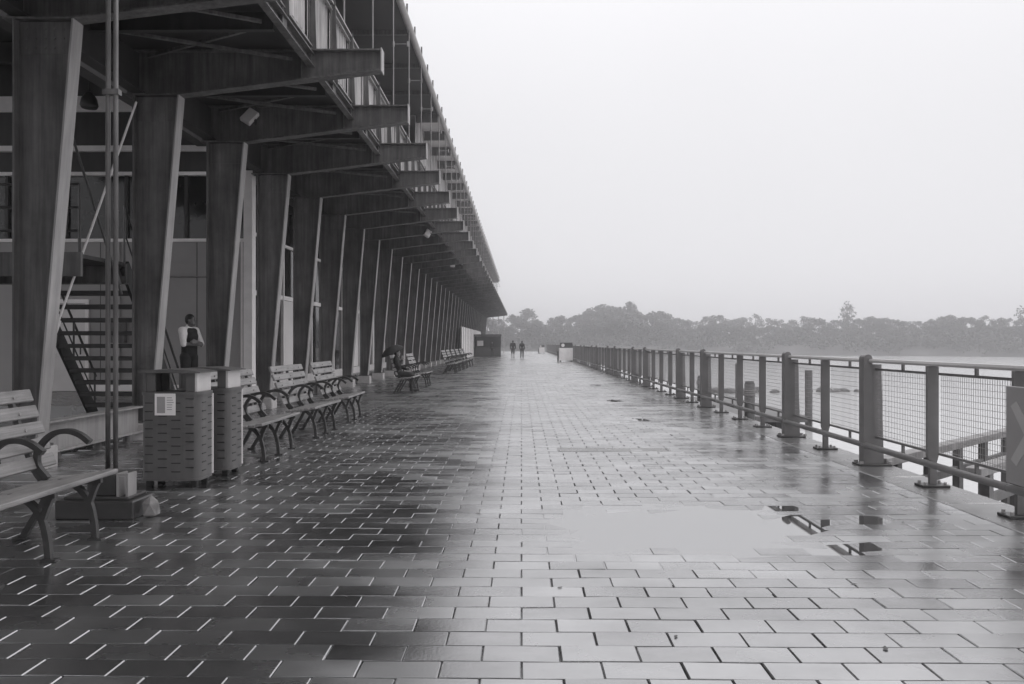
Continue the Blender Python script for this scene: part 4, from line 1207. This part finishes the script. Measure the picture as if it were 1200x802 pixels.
while px < 1300:
    plant(px, top_at(px) + rt.uniform(8, 16), rt.uniform(9, 24), protos[rt.choice((1, 3, 5, 0, 2))], 'lower leafy tree in the front row at the edge of the far bank', 'trees of the far wood', rt.uniform(1.2, 1.7))
    px += rt.uniform(10, 17)
plant(738, 353, 40, protos[6], 'round-topped tree standing a little higher than the wood around it', None, .75)
plant(992, 356, 35, tall, 'thin upright tree with an airy crown rising above the wood', None, 0.85)
plant(1198, 361, 30, tall, 'slender tree with narrow crown rising above the wood on the far bank', None, 1.0)
# undergrowth along the water's edge: one mass of leaves
lob = []
for i in range(420):
    x = rt.uniform(-60, 330); y = bank_y(x) + rt.uniform(-3, 12)
    lob.append((x, y, bank_h(x, y) + rt.uniform(.3, 2.2), rt.uniform(2, 4.5), rt.uniform(1.5, 3), rt.uniform(1.2, 2.8)))
P = leaf_cloud(lob, 48000, .75, 99)
me = bpy.data.meshes.new('undergrowth'); me.from_pydata(P.tolist(), [], [(4 * i, 4 * i + 1, 4 * i + 2, 4 * i + 3) for i in range(48000)]); me.materials.append(M['leaf'])
tag(link('undergrowth', me), 'low leafy undergrowth along the water edge of the far bank', 'undergrowth', kind='stuff')

# a few wet leaves stuck to the paving
lf = MB(); lf.add([(-.035, 0, .001), (-.012, .017, .004), (.018, .014, .002), (.04, 0, .005), (.018, -.013, .001), (-.012, -.016, .003)], [(0, 1, 2, 3, 4, 5)])
lfm = lf.mesh('fallen_leaf', 'iron')
for (x, y) in ((.84, 4.26), (1.9, 4.1), (-1.1, 4.9), (.25, 5.1), (3.0, 4.6), (2.2, 5.2), (-2.3, 5.6), (-.4, 7.3), (3.4, 7.0), (.9, 9.2), (-1.7, 8.2), (3.1, 10.4), (1.9, 9.6)):
    o = link('fallen_leaf', lfm, None, (x, y, deck_h(x, y) + .004), (0, 0, random.uniform(0, 6))); k = random.uniform(.35, .8); o.scale = (k, k, k)
    tag(o, 'tiny dark wet leaf stuck to the paving', 'leaf', 'leaves on the paving')

# ------------------------------------------------------------------ rainy haze
hm = bpy.data.materials.new('haze_air'); hm.use_nodes = True
hn = hm.node_tree.nodes; hl = hm.node_tree.links
for nd in list(hn):
    if nd.type == 'BSDF_PRINCIPLED': hn.remove(nd)
pv = hn.new('ShaderNodeVolumePrincipled')
pv.inputs['Color'].default_value = (.985, .98, .99, 1)
pv.inputs['Density'].default_value = 0.0023
pv.inputs['Anisotropy'].default_value = 0.88
hl.new(pv.outputs[0], hn['Material Output'].inputs['Volume'])
hz = MB(); hz.box(-900, 900, -280, 940, -3.9, 24)
o = hz.build('haze', hm); tag(o, kind='stuff')
